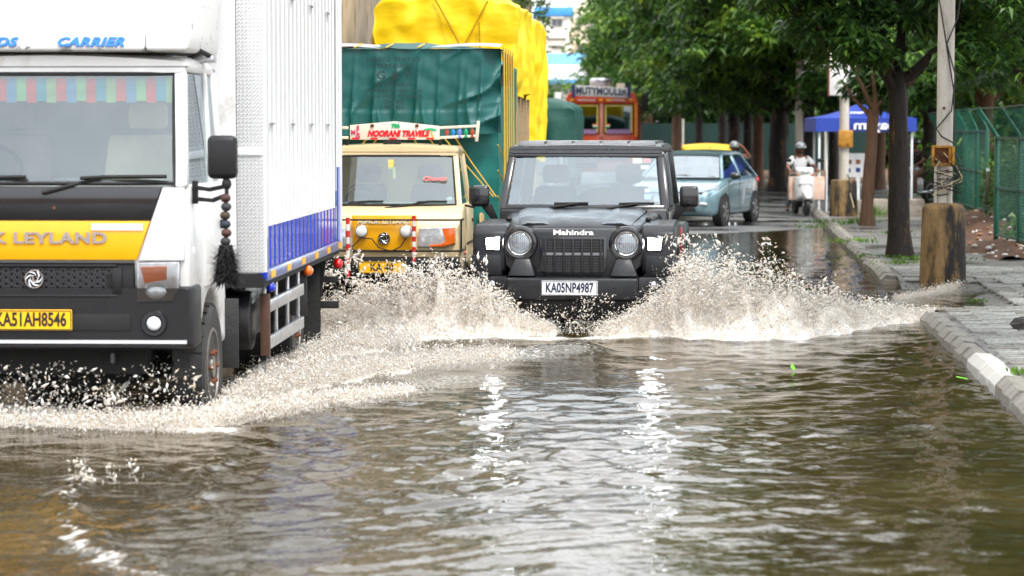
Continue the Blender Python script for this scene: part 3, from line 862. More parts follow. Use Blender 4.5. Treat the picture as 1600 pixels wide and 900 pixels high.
# mirrors
for s in (-1, 1):
    mr = empty_part('mirror', T)
    MB().bx(s * 1.145 - .088, s * 1.145 + .088, -.06, .05, 1.615, 1.875).build('mirror_shell', BLACK_PLASTIC, mr, bev=.035, seg=3)
    MB().tube([(s * .94, .20, 1.56), (s * 1.06, .02, 1.55), (s * 1.16, -.01, 1.57), (s * 1.16, -.01, 1.64)], .014).build('mirror_arm', BLACK_MATT, mr)
    MB().tube([(s * .94, .20, 1.49), (s * 1.08, .02, 1.485), (s * 1.17, -.01, 1.52), (s * 1.165, -.01, 1.60)], .014).build('mirror_arm', BLACK_MATT, mr)
    MB().bx(s * .945 - .015, s * .945 + .015, .17, .23, 1.46, 1.60).build('mirror_base', BLACK_MATT, mr, bev=.005)
    MB().ball((s * 1.17, -.02, 1.585), (.03, .03, .035), 8, 6).build('mirror_joint', BLACK_MATT, mr)
# wind deflector over the roof, in a centre and two corner panels
def deflector(x0, x1, taper, name):
    mb = MB()
    rings = []
    for t in np.linspace(0, 1, 9):
        z = 2.385 + .95 * t
        yf = .24 + .62 * t + .10 * t * t - .06 * math.sin(PI * min(1, t * 3.2)) * (t < .32)
        xo = x1 + (.035 * math.sin(min(1, t * 2.2) * PI / 2) - .035) if taper > 0 else x1
        xi = x0 + (-(.035 * math.sin(min(1, t * 2.2) * PI / 2)) + .035) if taper < 0 else x0
        rings.append([(xi, yf, z), (xo, yf, z), (xo, 1.45, z), (xi, 1.45, z)])
    return mb.loft(rings).build(name, DEFLECT, T, bev=.03, seg=3)
deflector(-.632, .632, 0, 'deflector_panel'); deflector(.637, .93, 1, 'deflector_panel'); deflector(-.93, -.637, -1, 'deflector_panel')
text('roof_lettering', 'CARRIER', .078, PRINT_BLUE, T, (.30, .243, 2.44), rot=(PI / 2 - .36, 0, 0), ext=.004, shear=.3, off=.004, sx=1.25, sp=1.1)
text('roof_lettering', 'GOODS', .078, PRINT_BLUE, T, (-.34, .243, 2.44), rot=(PI / 2 - .36, 0, 0), ext=.004, shear=.3, off=.004, sx=1.25, sp=1.1)
MB().tube([(.80, 1.2, 2.36), (.90, 1.35, 2.7)], .016).build('deflector_strut', BLACK_MATT, T)
MB().tube([(.80, .70, 2.33), (.90, .72, 2.40), (.93, 1.0, 2.37)], .016).build('deflector_strut', BLACK_MATT, T)
MB().bx(.78, .95, .92, 1.06, 2.335, 2.38).build('bracket', STEEL, T, bev=.006)
# box body ------------------------------------------------------------
BX, BY0, BY1, BZ0, BZ1 = 1.165, 1.64, 6.42, .90, 3.35
MB().bx(-BX, BX - .03, BY0 + .03, BY1, BZ0 + .05, BZ1).build('box_core', WHITE_BOX, T)
m, N, L, p = nodes_of('tread_plate')                # raised lozenge plate on the front corner
p.inputs['Base Color'].default_value = (.74, .75, .76, 1); p.inputs['Roughness'].default_value = .35; p.inputs['Metallic'].default_value = .15
tc = N.new('ShaderNodeTexCoord'); mp = N.new('ShaderNodeMapping'); mp.inputs['Rotation'].default_value = (0, R(45), 0)
L.new(tc.outputs['Object'], mp.inputs[0])
ck = N.new('ShaderNodeTexBrick'); ck.inputs['Scale'].default_value = 14; ck.inputs['Mortar Size'].default_value = .10; ck.inputs['Mortar Smooth'].default_value = .6
sx_ = N.new('ShaderNodeSeparateXYZ'); cb = N.new('ShaderNodeCombineXYZ')
L.new(mp.outputs[0], sx_.inputs[0]); L.new(sx_.outputs[0], cb.inputs[0]); L.new(sx_.outputs[2], cb.inputs[1]); L.new(cb.outputs[0], ck.inputs['Vector'])
bp = N.new('ShaderNodeBump'); bp.inputs['Strength'].default_value = .9; bp.inputs['Distance'].default_value = .012
L.new(ck.outputs['Fac'], bp.inputs['Height']); L.new(bp.outputs[0], p.inputs['Normal'])
TREAD = m
MB().bx(.99, BX, BY0, BY0 + .029, BZ0 + .06, BZ1).build('front_corner_plate', TREAD, T, bev=.004)
MB().bx(-.985, .985, BY0 + .004, BY0 + .029, BZ0 + .06, BZ1).build('front_panel', WHITE_BOX, T)
MB().bx(.99, BX - .006, BY0 - .012, BY0 - .001, 1.74, 1.79).build('front_rail', WHITE_BOX, T, bev=.003)
MB().bx(BX - .02, BX + .022, BY0 + .002, BY0 + .075, BZ0 + .06, BZ1).build('corner_post', WHITE_BOX, T, bev=.006)
def corrug(name, z0, z1, mat, ya, yb):              # vertical corrugation
    pts = []
    y = ya
    pitch = .235
    while y < yb - .01:
        for dy, o in ((0, 0), (.014, .034), (.150, .034), (.164, 0)):
            pts.append((y + dy, BX - .026 + o))
        y += pitch
    mb = MB()
    n = len(pts)
    mb.add([(x, yy, z0) for yy, x in pts] + [(x, yy, z1) for yy, x in pts], [(i, i + 1, n + i + 1, n + i) for i in range(n - 1)])
    return mb.build(name, mat, T, smooth=20)
corrug('side_panel', 1.262, BZ1, WHITE_BOX, BY0 + .08, BY1 - .42)
corrug('lower_side_panel', BZ0 + .08, 1.26, BLUE_PANEL, BY0 + .08, BY1 - .42)
corrug('side_panel', 1.402, BZ1, WHITE_BOX, BY1 - .42, BY1 - .18)
corrug('lower_side_panel', BZ0 + .08, 1.40, BLUE_PANEL, BY1 - .42, BY1 - .18)
corrug('side_panel', 1.60, BZ1, WHITE_BOX, BY1 - .18, BY1 - .02)
corrug('lower_side_panel', BZ0 + .08, 1.598, BLUE_PANEL, BY1 - .18, BY1 - .02)
MB().bx(BX - .03, BX + .022, BY0 + .003, BY0 + .074, BZ0 + .02, 1.20).build('corner_post_lower', BLUE_PANEL, T, bev=.006)
MB().bx(BX - .02, BX + .024, BY1 - .03, BY1 + .03, BZ0, BZ1).build('rear_post', WHITE_BOX, T, bev=.006)
MB().bx(BX - .03, BX + .020, BY0 + .076, BY1 - .035, BZ0, BZ0 + .075).build('sill_rail', M('sill_blue_steel', sc(120, 130, 175), .3, .5, var=.2, scale=9), T, bev=.006)
for k in range(6):
    y = BY0 + .22 + k * .86
    MB().bx(BX + .021, BX + .026, y, y + .20, BZ0 + .014, BZ0 + .062).build('side_reflector', REFLECT_YEL, T)
for z in (1.95, 2.85):
    for k in range(4):
        y = BY0 + .35 + k * 1.15
        MB().bx(BX + .011, BX + .022, y - .10, y + .10, z - .008, z + .008).build('tie_rail', STEEL, T)
MB().bx(-BX, BX, BY0, BY1, BZ0 - .04, BZ0 + .048).build('floor_frame', BLACK_MATT, T)
# chassis and running gear
mb = MB()
for s in (-1, 1): mb.bx(s * .40 - .04, s * .40 + .04, .3, 6.2, .62, .84)
for y in (.5, 1.9, 3.2, 4.5, 5.8): mb.bx(-.4, .4, y - .05, y + .05, .64, .80)
mb.build('chassis', BLACK_MATT, T)
MB().cyl((-.80, .92, .40), (.80, .92, .40), .07).bx(-.5, .5, .80, 1.05, .30, .42).build('front_axle', BLACK_MATT, T)
mb = MB()
for s in (-1, 1):
    for k in range(4): mb.tube([(s * .40, .35, .52 - .012 * k), (s * .40, .92, .42 - .022 * k), (s * .40, 1.5, .52 - .012 * k)], .014, 5)
mb.build('leaf_spring', M('spring_steel', (.12, .12, .12), .4, .6), T)
for s in (-1, 1):
    wheel(T, (s * .835, .92, .40), .40, .215, s, .245, M('truck_rim', sc(120, 116, 110), .45, .5, var=.3, scale=14, dirt=(sc(90, 62, 40), .55, 12, .2)), 6)
    wheel(T, (s * .93, 4.55, .40), .40, .215, s, .245, MATS['truck_rim'], 6)
    wheel(T, (s * .68, 4.55, .40), .40, .215, -s, .245, MATS['truck_rim'], 0)
MB().cyl((-.7, 4.55, .40), (.7, 4.55, .40), .09).ball((0, 4.55, .40), .2).build('rear_axle', BLACK_MATT, T)
MB().cyl((.78, 1.95, .62), (1.05, 1.95, .62), .20, n=24).build('air_tank', BLACK_PLASTIC, T, bev=.02)
MB().bx(.62, .66, 1.50, 1.54, .3, .86).bx(.70, 1.02, 1.46, 1.475, .34, .80).build('front_mudflap', RUBBER, T, bev=.004)
MB().bx(-1.0, -.5, 1.9, 3.3, .40, .80).build('fuel_tank', BLACK_PLASTIC, T, bev=.04)
MB().bx(.5, .95, 2.3, 3.3, .45, .82).build('battery_box', BLACK_PLASTIC, T, bev=.02)
gd = empty_part('side_guard', T)
for z in (.42, .67):
    MB().bx(BX - .035, BX - .005, 2.00, 3.92, z, z + .085).build('guard_rail', STEEL, gd, bev=.005)
for y in (2.02, 2.62, 3.26, 3.9):
    MB().bx(BX - .062, BX - .036, y - .018, y + .018, .40, .90).build('guard_post', STEEL, gd, bev=.004)
MB().bx(BX - .066, BX - .004, 1.93, 1.998, .38, .80).build('guard_end', M('guard_rust', sc(78, 52, 40), .7, var=.3), gd, bev=.004)
MB().ball((BX + .0, 1.98, .845), .034).build('marker_lamp', LAMP_BLUE, T)
MB().ball((BX + .015, 4.02, .845), .04).build('marker_lamp', LAMP_ORANGE, T)
MB().ball((BX + .0, 6.30, .78), .045).build('marker_lamp', LAMP_RED, T)
def flapz(u, v): return (.80 + .34 * u, 5.18 + .03 * math.sin(v * 7 + u * 3), .88 - .72 * v)
MB().grid(flapz, 4, 8).build('mudflap', RUBBER, T)
MB().bx(.78, BX, 4.06, 4.075, .50, .86).build('mudflap', RUBBER, T, bev=.003)
mb = MB().bx(-BX, BX, 6.30, 6.38, .40, .46)
for s in (-1, 1): mb.bar((s * .98, 6.34, .46), (s * 1.04, 6.34, .88), .06, .06).bar((s * .5, 6.34, .46), (s * .5, 6.34, .88), .06, .06)
mb.bx(-BX, BX, 6.30, 6.36, .62, .67)
mb.build('underrun_bar', BLACK_MATT, T, bev=.005)
# string of beads hung on the mirror
tb = thing('bead_charm', 'string of dark beads with a black tassel hanging from the lorry mirror', 'charm', (0, 0, 0))
org = T.matrix_basis @ Vector((1.165, -.035, 1.60))
tb.location = org
bc = [sc(70, 40, 36), sc(46, 48, 52), sc(60, 50, 40), sc(34, 44, 54), sc(76, 44, 40), sc(40, 40, 42)]
MB().tube([(0, 0, .03), (.005, 0, -.34)], .006).build('cord', BLACK_MATT, tb)
for k in range(6):
    MB().ball((.004 * math.sin(k * 2), .0, -.10 - .052 * k), (.031, .031, .027), 12, 8).build('bead', M('bead_%d' % k, bc[k], .7, var=.2, scale=30), tb)
mb = MB().tube([(.0, 0, -.38), (.0, 0, -.60)], [.04, .07], 8)
for k in range(900):
    t = random.random(); a = random.uniform(0, 2 * PI)
    z = -.40 - .20 * t; r0 = .02 + .03 * t; L_ = random.uniform(.04, .10)
    d = Vector((math.cos(a), math.sin(a), random.uniform(-1.2, .5))).normalized()
    p0 = Vector((r0 * math.cos(a), r0 * math.sin(a), z)); p1 = p0 + d * (L_ + .02)
    sd_ = Vector((-math.sin(a), math.cos(a), 0)) * .007
    mb.add([p0 - sd_, p0 + sd_, p1], [(0, 1, 2)])
mb.build('tassel', M('tassel_black', (.012, .012, .012), .9), tb, smooth=0)

# ================================================================== the black jeep ploughing through the water
J = thing('jeep', 'black off-road jeep driving through flood water with daytime lamps lit', 'jeep', (.54, 22.7, ROAD_Z), -.10)
JBODY = M('jeep_black_paint', (.012, .013, .016), .22, var=.25, scale=4, coat=.35, bump=.03, bscale=300, rvar=.06)
JPLAST = M('jeep_plastic', (.016, .017, .020), .36, spec=.4, var=.2, scale=16, bump=.10, bscale=160, rvar=.12)
JROOF = M('jeep_roof', (.075, .08, .088), .30, var=.15, scale=10, bump=.10, bscale=120, rvar=.15)
# bonnet
JHOOD = M('jeep_wet_bonnet', (.012, .014, .017), .34, spec=.3, var=.25, scale=4, coat=.08, bump=.06, bscale=220, rvar=.1)
rings = []
for y, hw, zt, cr in ((.085, .58, 1.00, .01), (.12, .605, 1.035, .015), (.35, .635, 1.065, .03), (.8, .69, 1.105, .04), (1.34, .745, 1.145, .04)):
    rings.append(rr(hw, .72, zt, y, .075, 4, cr))
MB().loft(rings).build('bonnet', JHOOD, J, smooth=40)
for s in (-1, 1):                                    # raised bonnet shoulders
    MB().loft([[(s * (x + .0), y, z + dz) for x, dz in ((w0, -.004), (w0 + .07, .010), (w1 - .07, .008), (w1, -.012), (w1, -.03), (w0, -.03))]
               for y, z, w0, w1 in ((.22, 1.068, .22, .50), (.7, 1.128, .24, .55), (1.28, 1.176, .26, .60))]).build('bonnet_ridge', JHOOD, J, smooth=50)
    MB().bx(s * .40 - .03, s * .40 + .03, .155, .19, 1.06, 1.082).build('bonnet_catch', BLACK_PLASTIC, J, bev=.006)
# face
face = [(-.60, .99), (-.55, 1.035), (.55, 1.035), (.60, .99), (.63, .86), (.60, .70), (.50, .60), (-.50, .60), (-.60, .70), (-.63, .86)]
MB().prism(face, 'y', .045, .20).build('front_fascia', JBODY, J, bev=.02, seg=3)
text('maker_name', 'Mahindra', .062, PRINT_WHITE, J, (.0, .038, 1.0), ext=.005, off=.0022, sx=1.55)
gr = empty_part('grille', J)
MB().prism([(-.30, .965), (.30, .965), (.30, .70), (.27, .625), (-.27, .625), (-.30, .70)], 'y', .030, .044).build('grille_surround', BLACK_GLOSS, gr, bev=.008)
MB().prism([(-.275, .945), (.275, .945), (.275, .70), (.25, .645), (-.25, .645), (-.275, .70)], 'y', .024, .0295).build('grille_back', M('grille_dark', (.006, .006, .006), .6), gr)
for k in range(-3, 4):
    MB().bx(k * .082 - .009, k * .082 + .009, .0, .0235, .65, .943).build('grille_bar', JPLAST, gr, bev=.004)
mb = MB()
for i in range(24):
    for j in range(12):
        x, z = -.262 + i * .0225, .66 + j * .0235
        mb.bx(x - .0085, x + .0085, .018, .0235, z - .004, z + .004)
mb.build('grille_mesh', M('mesh_grey', (.06, .06, .065), .4, .3), gr)
MB().bx(-.262, .262, .015, .0235, .80, .822).build('grille_crossbar', M('mesh_silver', (.22, .22, .23), .3, .6), gr)
DRL = M('drl_lit', (.9, .95, 1), .2, emit=15, ecol=(.93, .97, 1.0))
for s in (-1, 1):
    h = MB().torus((s * .475, .03, .905), .128, .030, 'y', 32, 8).build('headlight', BLACK_GLOSS, J)
    MB().lathe([(.10, .028), (.115, .01), (.104, -.004), (.097, .0)], (s * .475, .0, .905), 'y', 28, False).build('chrome_ring', CHROME, h)
    MB().cyl((s * .475, .034, .905), (s * .475, .012, .905), .11, n=28).build('lamp_bowl', M('lamp_bowl_jeep', (.5, .52, .55), .25, .6, var=.45, scale=40), h)
    MB().ball((s * .475, .012, .905), (.099, .028, .099), 24, 6, -.99, -.02, 'y').build('lamp_lens', glass('lamp_lens', (.95, .96, .97), .08), h)
    mb = MB()
    for k in range(-4, 5): mb.bx(s * .475 + k * .018 - .0025, s * .475 + k * .018 + .0025, .002, .0118, .905 - .085 + abs(k) * .008, .905 + .085 - abs(k) * .008)
    mb.build('lamp_ribs', LAMP_CLEAR, h)
    # wing with wheel arch
    ar = [(.80 + .47 * math.cos(a), .385 + .47 * math.sin(a)) for a in np.linspace(R(10), R(165), 14)]
    prof = [(.09, .66), (.075, .80), (.10, 1.00), (.20, 1.065), (1.05, 1.085), (1.32, .98), (1.48, .70), (1.46, .47)] + [q for q in ar if q[1] > .47] + [(.16, .62)]
    MB().prism(prof, 'x', s * .60, s * .905).build('wing', JPLAST, J, bev=.028, seg=3)
    MB().prism([(.07, .612), (.06, .795), (.30, .80), (.30, .612)], 'x', s * .64, s * .915).build('wing_lower', JPLAST, J, bev=.012)
    d = MB().prism([(s * .648, .975), (s * .80, .96), (s * .785, .835), (s * .655, .83)], 'y', .064, .09).build('lamp_cluster', BLACK_GLOSS, J, bev=.008)
    MB().prism([(s * .660, .958), (s * .786, .945), (s * .775, .85), (s * .666, .846)], 'y', .055, .0635).build('daytime_lamp', DRL, d, bev=.006)
    # bumper end with fog lamp
    MB().hexa([(s * .585, -.06, .42), (s * .91, .06, .50), (s * .91, .26, .50), (s * .585, .26, .42), (s * .585, -.06, .61), (s * .91, .05, .608), (s * .91, .26, .608), (s * .585, .26, .61)]).build('bumper_end', JPLAST, J, bev=.018)
    f = MB().torus((s * .715, -.012, .545), .044, .014, 'y', 20, 6).build('fog_lamp', BLACK_GLOSS, J)
    MB().ball((s * .715, -.005, .545), (.036, .02, .036), 16, 5, -.99, 0, 'y').build('fog_lens', LAMP_CLEAR, f)
    # bumper horn
    MB().hexa([(s * .33, -.06, .615), (s * .58, -.06, .615), (s * .58, .06, .615), (s * .33, .06, .615), (s * .385, .0, .775), (s * .515, .0, .775), (s * .515, .06, .775), (s * .385, .06, .775)]).build('bumper_horn', JPLAST, J, bev=.018)
    wheel(J, (s * .775, .80, .385), .385, .255, s, .23, M('jeep_rim', (.10, .10, .11), .35, .7), 5, 30)
    wheel(J, (s * .775, 3.25, .385), .385, .255, s, .23, MATS['jeep_rim'], 5, 30)
    # rear wing
    ar2 = [(3.25 + .46 * math.cos(a), .385 + .46 * math.sin(a)) for a in np.linspace(R(15), R(165), 12)]
    MB().prism([(3.86, .60), (3.80, .90), (3.60, .98), (2.92, .98), (2.70, .80), (2.66, .50)] + ar2[::-1], 'x', s * .76, s * .91).build('rear_wing', JPLAST, J, bev=.025)
    # door, step and mirror
    dr = MB().bx(s * .765, s * .80, 1.46, 2.52, .56, 1.145).build('door', JBODY, J, bev=.015)
    MB().bx(s * .802, s * .825, 2.26, 2.44, .98, 1.02).build('door_handle', BLACK_PLASTIC, dr, bev=.006)
    MB().bx(s * .62, s * .86, 1.5, 2.65, .40, .46).build('side_step', JPLAST, J, bev=.015)
    mr = empty_part('mirror', J)
    MB().bx(s * .985 - .088, s * .985 + .088, 1.34, 1.44, 1.19, 1.39).build('mirror_shell', BLACK_GLOSS, mr, bev=.035, seg=3)
    MB().hexa([(s * .80, 1.40, 1.02), (s * .84, 1.40, 1.02), (s * .84, 1.48, 1.02), (s * .80, 1.48, 1.02), (s * .88, 1.37, 1.22), (s * .98, 1.37, 1.20), (s * .98, 1.43, 1.20), (s * .88, 1.43, 1.22)]).build('mirror_arm', BLACK_PLASTIC, mr, bev=.01)
    MB().bx(s * .985 - .072, s * .985 + .072, 1.441, 1.445, 1.205, 1.375).build('mirror_glass', CHROME, mr)
    MB().ball((s * .64, .66, 1.10), (.03, .03, .022), 10, 6).build('washer_cap', BLACK_PLASTIC, J)
MB().bx(.908, .921, 1.36, 1.41, .74, 1.0).build('side_reflector', LAMP_RED, J, bev=.004)
MB().hexa([(-.585, -.10, .405), (.585, -.10, .405), (.585, .2, .405), (-.585, .2, .405), (-.585, -.11, .60), (.585, -.11, .60), (.585, .2, .618), (-.585, .2, .618)]).build('bumper', JPLAST, J, bev=.02, seg=3)
MB().hexa([(-.50, .02, .22), (.50, .02, .22), (.50, .25, .20), (-.50, .25, .20), (-.56, -.06, .404), (.56, -.06, .404), (.56, .2, .404), (-.56, .2, .404)]).build('skid_plate', BLACK_MATT, J, bev=.02)
plate(J, 'KA05NP4987', (-.02, -.128, .515), .50, .13, PLATE_WHITE, M('print_navy', sc(16, 24, 60), .5), .118, sx=.64)
# tub, cowl, scuttle
MB().bx(-.765, .765, 1.30, 3.88, .50, 1.15).build('body_tub', JBODY, J, bev=.03, seg=3)
MB().hexa([(-.79, 1.26, .90), (.79, 1.26, .90), (.79, 1.5, .90), (-.79, 1.5, .90), (-.79, 1.30, 1.17), (.79, 1.30, 1.17), (.79, 1.5, 1.17), (-.79, 1.5, 1.17)]).build('scuttle', JBODY, J, bev=.02)
MB().bx(-.6, .6, .25, 3.6, .34, .52).build('chassis', BLACK_MATT, J)
MB().cyl((-.7, .80, .385), (.7, .80, .385), .06).build('front_axle', BLACK_MATT, J)
MB().cyl((-.7, 3.25, .385), (.7, 3.25, .385), .07).build('rear_axle', BLACK_MATT, J)
greenhouse(J, .80, .73, 1.34, 1.165, 1.66, 1.705, 3.86, 3.80, 1.782, (JBODY, GLASS_JEEP, GLASS_SIDE), cuts=(.46,), pil=.07, rear_glass=True, bulge=.015, crown=.015, roof_over=.05, roof_mat=JROOF)
# black painted frame round the windscreen
MB().hexa([(-.80, 1.325, 1.16), (.80, 1.325, 1.16), (.80, 1.40, 1.16), (-.80, 1.40, 1.16), (-.793, 1.352, 1.215), (.793, 1.352, 1.215), (.793, 1.42, 1.215), (-.793, 1.42, 1.215)]).build('windscreen_base', JBODY, J, bev=.012)
MB().hexa([(-.74, 1.605, 1.66), (.74, 1.605, 1.66), (.74, 1.70, 1.66), (-.74, 1.70, 1.66), (-.735, 1.63, 1.715), (.735, 1.63, 1.715), (.735, 1.74, 1.715), (-.735, 1.74, 1.715)]).build('windscreen_header', JBODY, J, bev=.012)
for k in range(-2, 3):                               # roof ribs
    MB().hexa([(k * .265 - .128, 1.68, 1.765), (k * .265 + .128, 1.68, 1.765), (k * .265 + .128, 3.7, 1.765), (k * .265 - .128, 3.7, 1.765),
               (k * .265 - .118, 1.80, 1.806), (k * .265 + .118, 1.80, 1.806), (k * .265 + .118, 3.65, 1.806), (k * .265 - .118, 3.65, 1.806)]).build('roof_rib', JROOF, J, bev=.008)
wiper(J, (-.38, 1.29, 1.175), (-.05, 1.345, 1.225), (-.28, 1.34, 1.222), (.04, 1.345, 1.226), .010)
wiper(J, (.22, 1.29, 1.175), (.52, 1.345, 1.225), (.33, 1.34, 1.222), (.66, 1.355, 1.226), .010)
MB().bx(-.72, .72, 1.40, 1.66, 1.02, 1.185).build('dashboard', DASH, J, bev=.03)
steering(J, -.36, 1.78, 1.18, .18)
seat(J, -.36, 2.40, .86, SEAT_DARK, .48, .50); seat(J, .36, 2.40, .86, SEAT_DARK, .48, .50)
MB().bx(-.10, .10, 1.70, 1.72, 1.55, 1.61).build('inner_mirror', BLACK_PLASTIC, J, bev=.01)
MB().hexa([(-.09, 1.60, 1.60), (.09, 1.60, 1.60), (.09, 1.64, 1.60), (-.09, 1.64, 1.60), (-.14, 1.66, 1.70), (.14, 1.66, 1.70), (.14, 1.70, 1.70), (-.14, 1.70, 1.70)]).build('sensor_housing', BLACK_PLASTIC, J, bev=.008)
def wsc(u, v, d=.006):                               # a point on the inside of the windscreen
    hw = .80 + (.73 - .80) * v
    return Vector((u * hw, 1.34 + .32 * v - .015 * (1 - u * u) + d, 1.165 + .54 * v))
for nm, mat_, u0, u1, v0, v1 in (('toll_sticker', M('sticker_cream', sc(225, 205, 170), .6), .60, .72, .80, .90), ('tag_sticker', M('sticker_red', sc(205, 60, 60), .6), .735, .83, .81, .89), ('number_sticker', PRINT_WHITE, .70, .80, .70, .76), ('round_sticker', PRINT_WHITE, .73, .79, .30, .36), ('round_sticker', M('sticker_blue', sc(150, 190, 225), .6), .72, .80, .18, .27)):
    MB().add([wsc(u0, v0), wsc(u1, v0), wsc(u1, v1), wsc(u0, v1)], [(0, 1, 2, 3)]).build(nm, mat_, J)
MB().lathe([(.34, 0), (.36, .05), (.36, .17), (.30, .22), (.1, .22)], (.0, 3.90, .98), 'y', 28).build('spare_wheel', RUBBER, J)

# ================================================================== the cream pickup under a green tarpaulin
D = thing('tarp_pickup', 'cream pickup with yellow nose and a tall green tarpaulin load', 'pickup truck', (-1.325, 26.5, ROAD_Z), -.0625)
dw = .80
arch = [(.72 + .40 * math.cos(a), .31 + .40 * math.sin(a)) for a in np.linspace(R(10), R(165), 12)]
prof = [(.16, .42), (.06, .50), (.03, .72), (.06, .93), (.16, 1.04), (.42, 1.13), (1.62, 1.13), (1.62, .40)] + [q for q in arch if q[1] > .40]
MB().prism(prof, 'x', -dw, dw).build('cab_body', WET_CREAM, D, bev=.04, seg=3)
MB().bx(-.76, .5, .3, 1.2, .3, .7).build('wheel_well', BLACK_MATT, D)
MB().prism([(-.34, 1.03), (.34, 1.03), (.32, .66), (-.32, .66)], 'y', .005, .06).build('nose_panel', YELLOW_PAINT, D, bev=.012)
text('maker_name', 'ASHOK LEYLAND', .06, M('letter_cream', sc(250, 240, 200), .4), D, (0, .0, .965), ext=.006, off=.003, sx=1.15)
emblem(D, (0, -.012, .79), .065)
for s in (-1, 1):
    h = MB().prism([(s * .36, .90), (s * .74, .915), (s * .745, .74), (s * .62, .70), (s * .345, .70)], 'y', .002, .08).build('headlight', LAMP_CLEAR, D, bev=.015)
    MB().prism([(s * .60, .895), (s * .735, .905), (s * .738, .745), (s * .62, .708), (s * .47, .706), (s * .47, .725), (s * .59, .735), (s * .64, .77)], 'y', -.008, .0015).build('indicator', LAMP_ORANGE, h, bev=.003)
    l = MB().ball((s * .232, -.045, .865), (.062, .03, .062), 18, 8, -.98, .98, 'y').build('spot_lamp', M('spot_white', (.78, .79, .78), .25, var=.05), D)
    MB().torus((s * .232, -.04, .865), .062, .008, 'y', 20, 6).build('spot_rim', CHROME, l)
    wheel(D, (s * .69, .72, .31), .31, .165, s, .19, STEEL, 5, 20)
    wheel(D, (s * .69, 3.1, .31), .31, .165, s, .19, STEEL, 5, 20)
    # striped guide rods
    px_, z0, z1 = (-.365, .40, 1.01) if s < 0 else (.32, .55, 1.03)
    rd = empty_part('guide_rod', D)
    nb = 9
    for k in range(nb):
        a0, a1 = z0 + (z1 - z0) * k / nb, z0 + (z1 - z0) * (k + 1) / nb
        MB().cyl((px_, -.10, a0), (px_, -.10, a1), .021, n=10).build('band', (M('rod_red', sc(205, 40, 40), .5), M('rod_white', (.78, .76, .74), .5))[k % 2], rd)
    MB().cyl((px_, -.10, z0), (px_, -.10, .30), .012).build('rod_foot', BLACK_MATT, rd)
    mr = empty_part('mirror', D)
    MB().bx(s * .905 - .06, s * .905 + .06, .44, .50, 1.13, 1.32).build('mirror_shell', BLACK_PLASTIC, mr, bev=.025)
    MB().tube([(s * .80, .55, 1.12), (s * .90, .48, 1.10), (s * .90, .47, 1.16)], .012).build('mirror_arm', BLACK_MATT, mr)
    dr = MB().bx(s * (dw - .003), s * (dw + .010), .60, 1.52, .52, 1.12).build('door', WET_CREAM, D, bev=.01)
    MB().bx(s * (dw + .011), s * (dw + .024), 1.30, 1.44, .92, .96).build('door_handle', BLACK_PLASTIC, dr, bev=.005)
    MB().bx(s * (dw + .0105), s * (dw + .016), .62, 1.50, .70, .725).build('door_strip', BLACK_PLASTIC, dr)
    MB().ball((s * (dw + .004), .52, .62), (.01, .035, .025), 10, 6).build('side_indicator', LAMP_ORANGE, D)
gb = empty_part('front_guard', D)
for z in (.665, .985):
    MB().tube([(-.80, .30, z), (-.80, .0, z), (-.76, -.05, z), (.76, -.05, z), (.80, .0, z), (.80, .30, z)], .011, 6).build('guard_bar', BLACK_MATT, gb)
for s in (-1, 1):
    MB().tube([(s * .80, .02, .665), (s * .80, .02, .985)], .011).build('guard_post', BLACK_MATT, gb)
MB().tube([(-.232, -.05, .80), (-.33, -.06, .70), (-.3, -.06, .62)], .007).build('lamp_cable', BLACK_MATT, D)
MB().tube([(-.232, -.05, .80), (-.12, -.06, .79), (-.05, -.06, .70), (.08, -.06, .66), (.18, -.06, .71), (.232, -.05, .80)], .007).build('lamp_cable', BLACK_MATT, D)
MB().bx(-.79, .79, -.02, .2, .38, .60).build('bumper', BLACK_PLASTIC, D, bev=.03)
plate(D, 'KA 40', (-.02, -.04, .49), .48, .12, PLATE_YELLOW, PRINT_BLACK, .11, sx=.85)
greenhouse(D, .775, .70, .40, 1.115, .80, 1.655, 1.60, 1.58, 1.745, (WET_CREAM, GLASS_DOST, GLASS_SIDE), cuts=(), pil=.06, rear_glass=False, bulge=.04, crown=.03, roof_over=.04)
MB().bx(-.70, .70, .50, .75, 1.02, 1.15).build('dashboard', M('dash_grey', sc(150, 152, 150), .8), D, bev=.03)
steering(D, -.34, .86, 1.15, .17)
seat(D, -.34, 1.38, .80, SEAT, .46, .52); seat(D, .34, 1.38, .80, SEAT, .46, .52)
wiper(D, (-.66, .37, 1.10), (-.20, .39, 1.165), (-.42, .40, 1.15), (-.05, .37, 1.165), .010)
wiper(D, (-.03, .33, 1.09), (.45, .39, 1.165), (.30, .37, 1.155), (.62, .40, 1.165), .010)
text('windscreen_name', 'Chennai', .075, M('sticker_script', sc(235, 110, 100), .6), D, (.47, .56, 1.40), rot=(PI / 2 - .63, 0, .0), ext=.001, shear=.4, off=.002)
MB().bx(-.03, .03, .66, .67, 1.50, 1.60).build('garland', M('garland_yellow', sc(230, 215, 120), .8), D)
MB().bx(.02, .05, .66, .668, 1.40, 1.52).build('garland', MATS['garland_yellow'], D)
MB().ball((.64, .46, 1.19), (.035, .004, .02), 10, 6).build('permit_sticker', PRINT_WHITE, D)
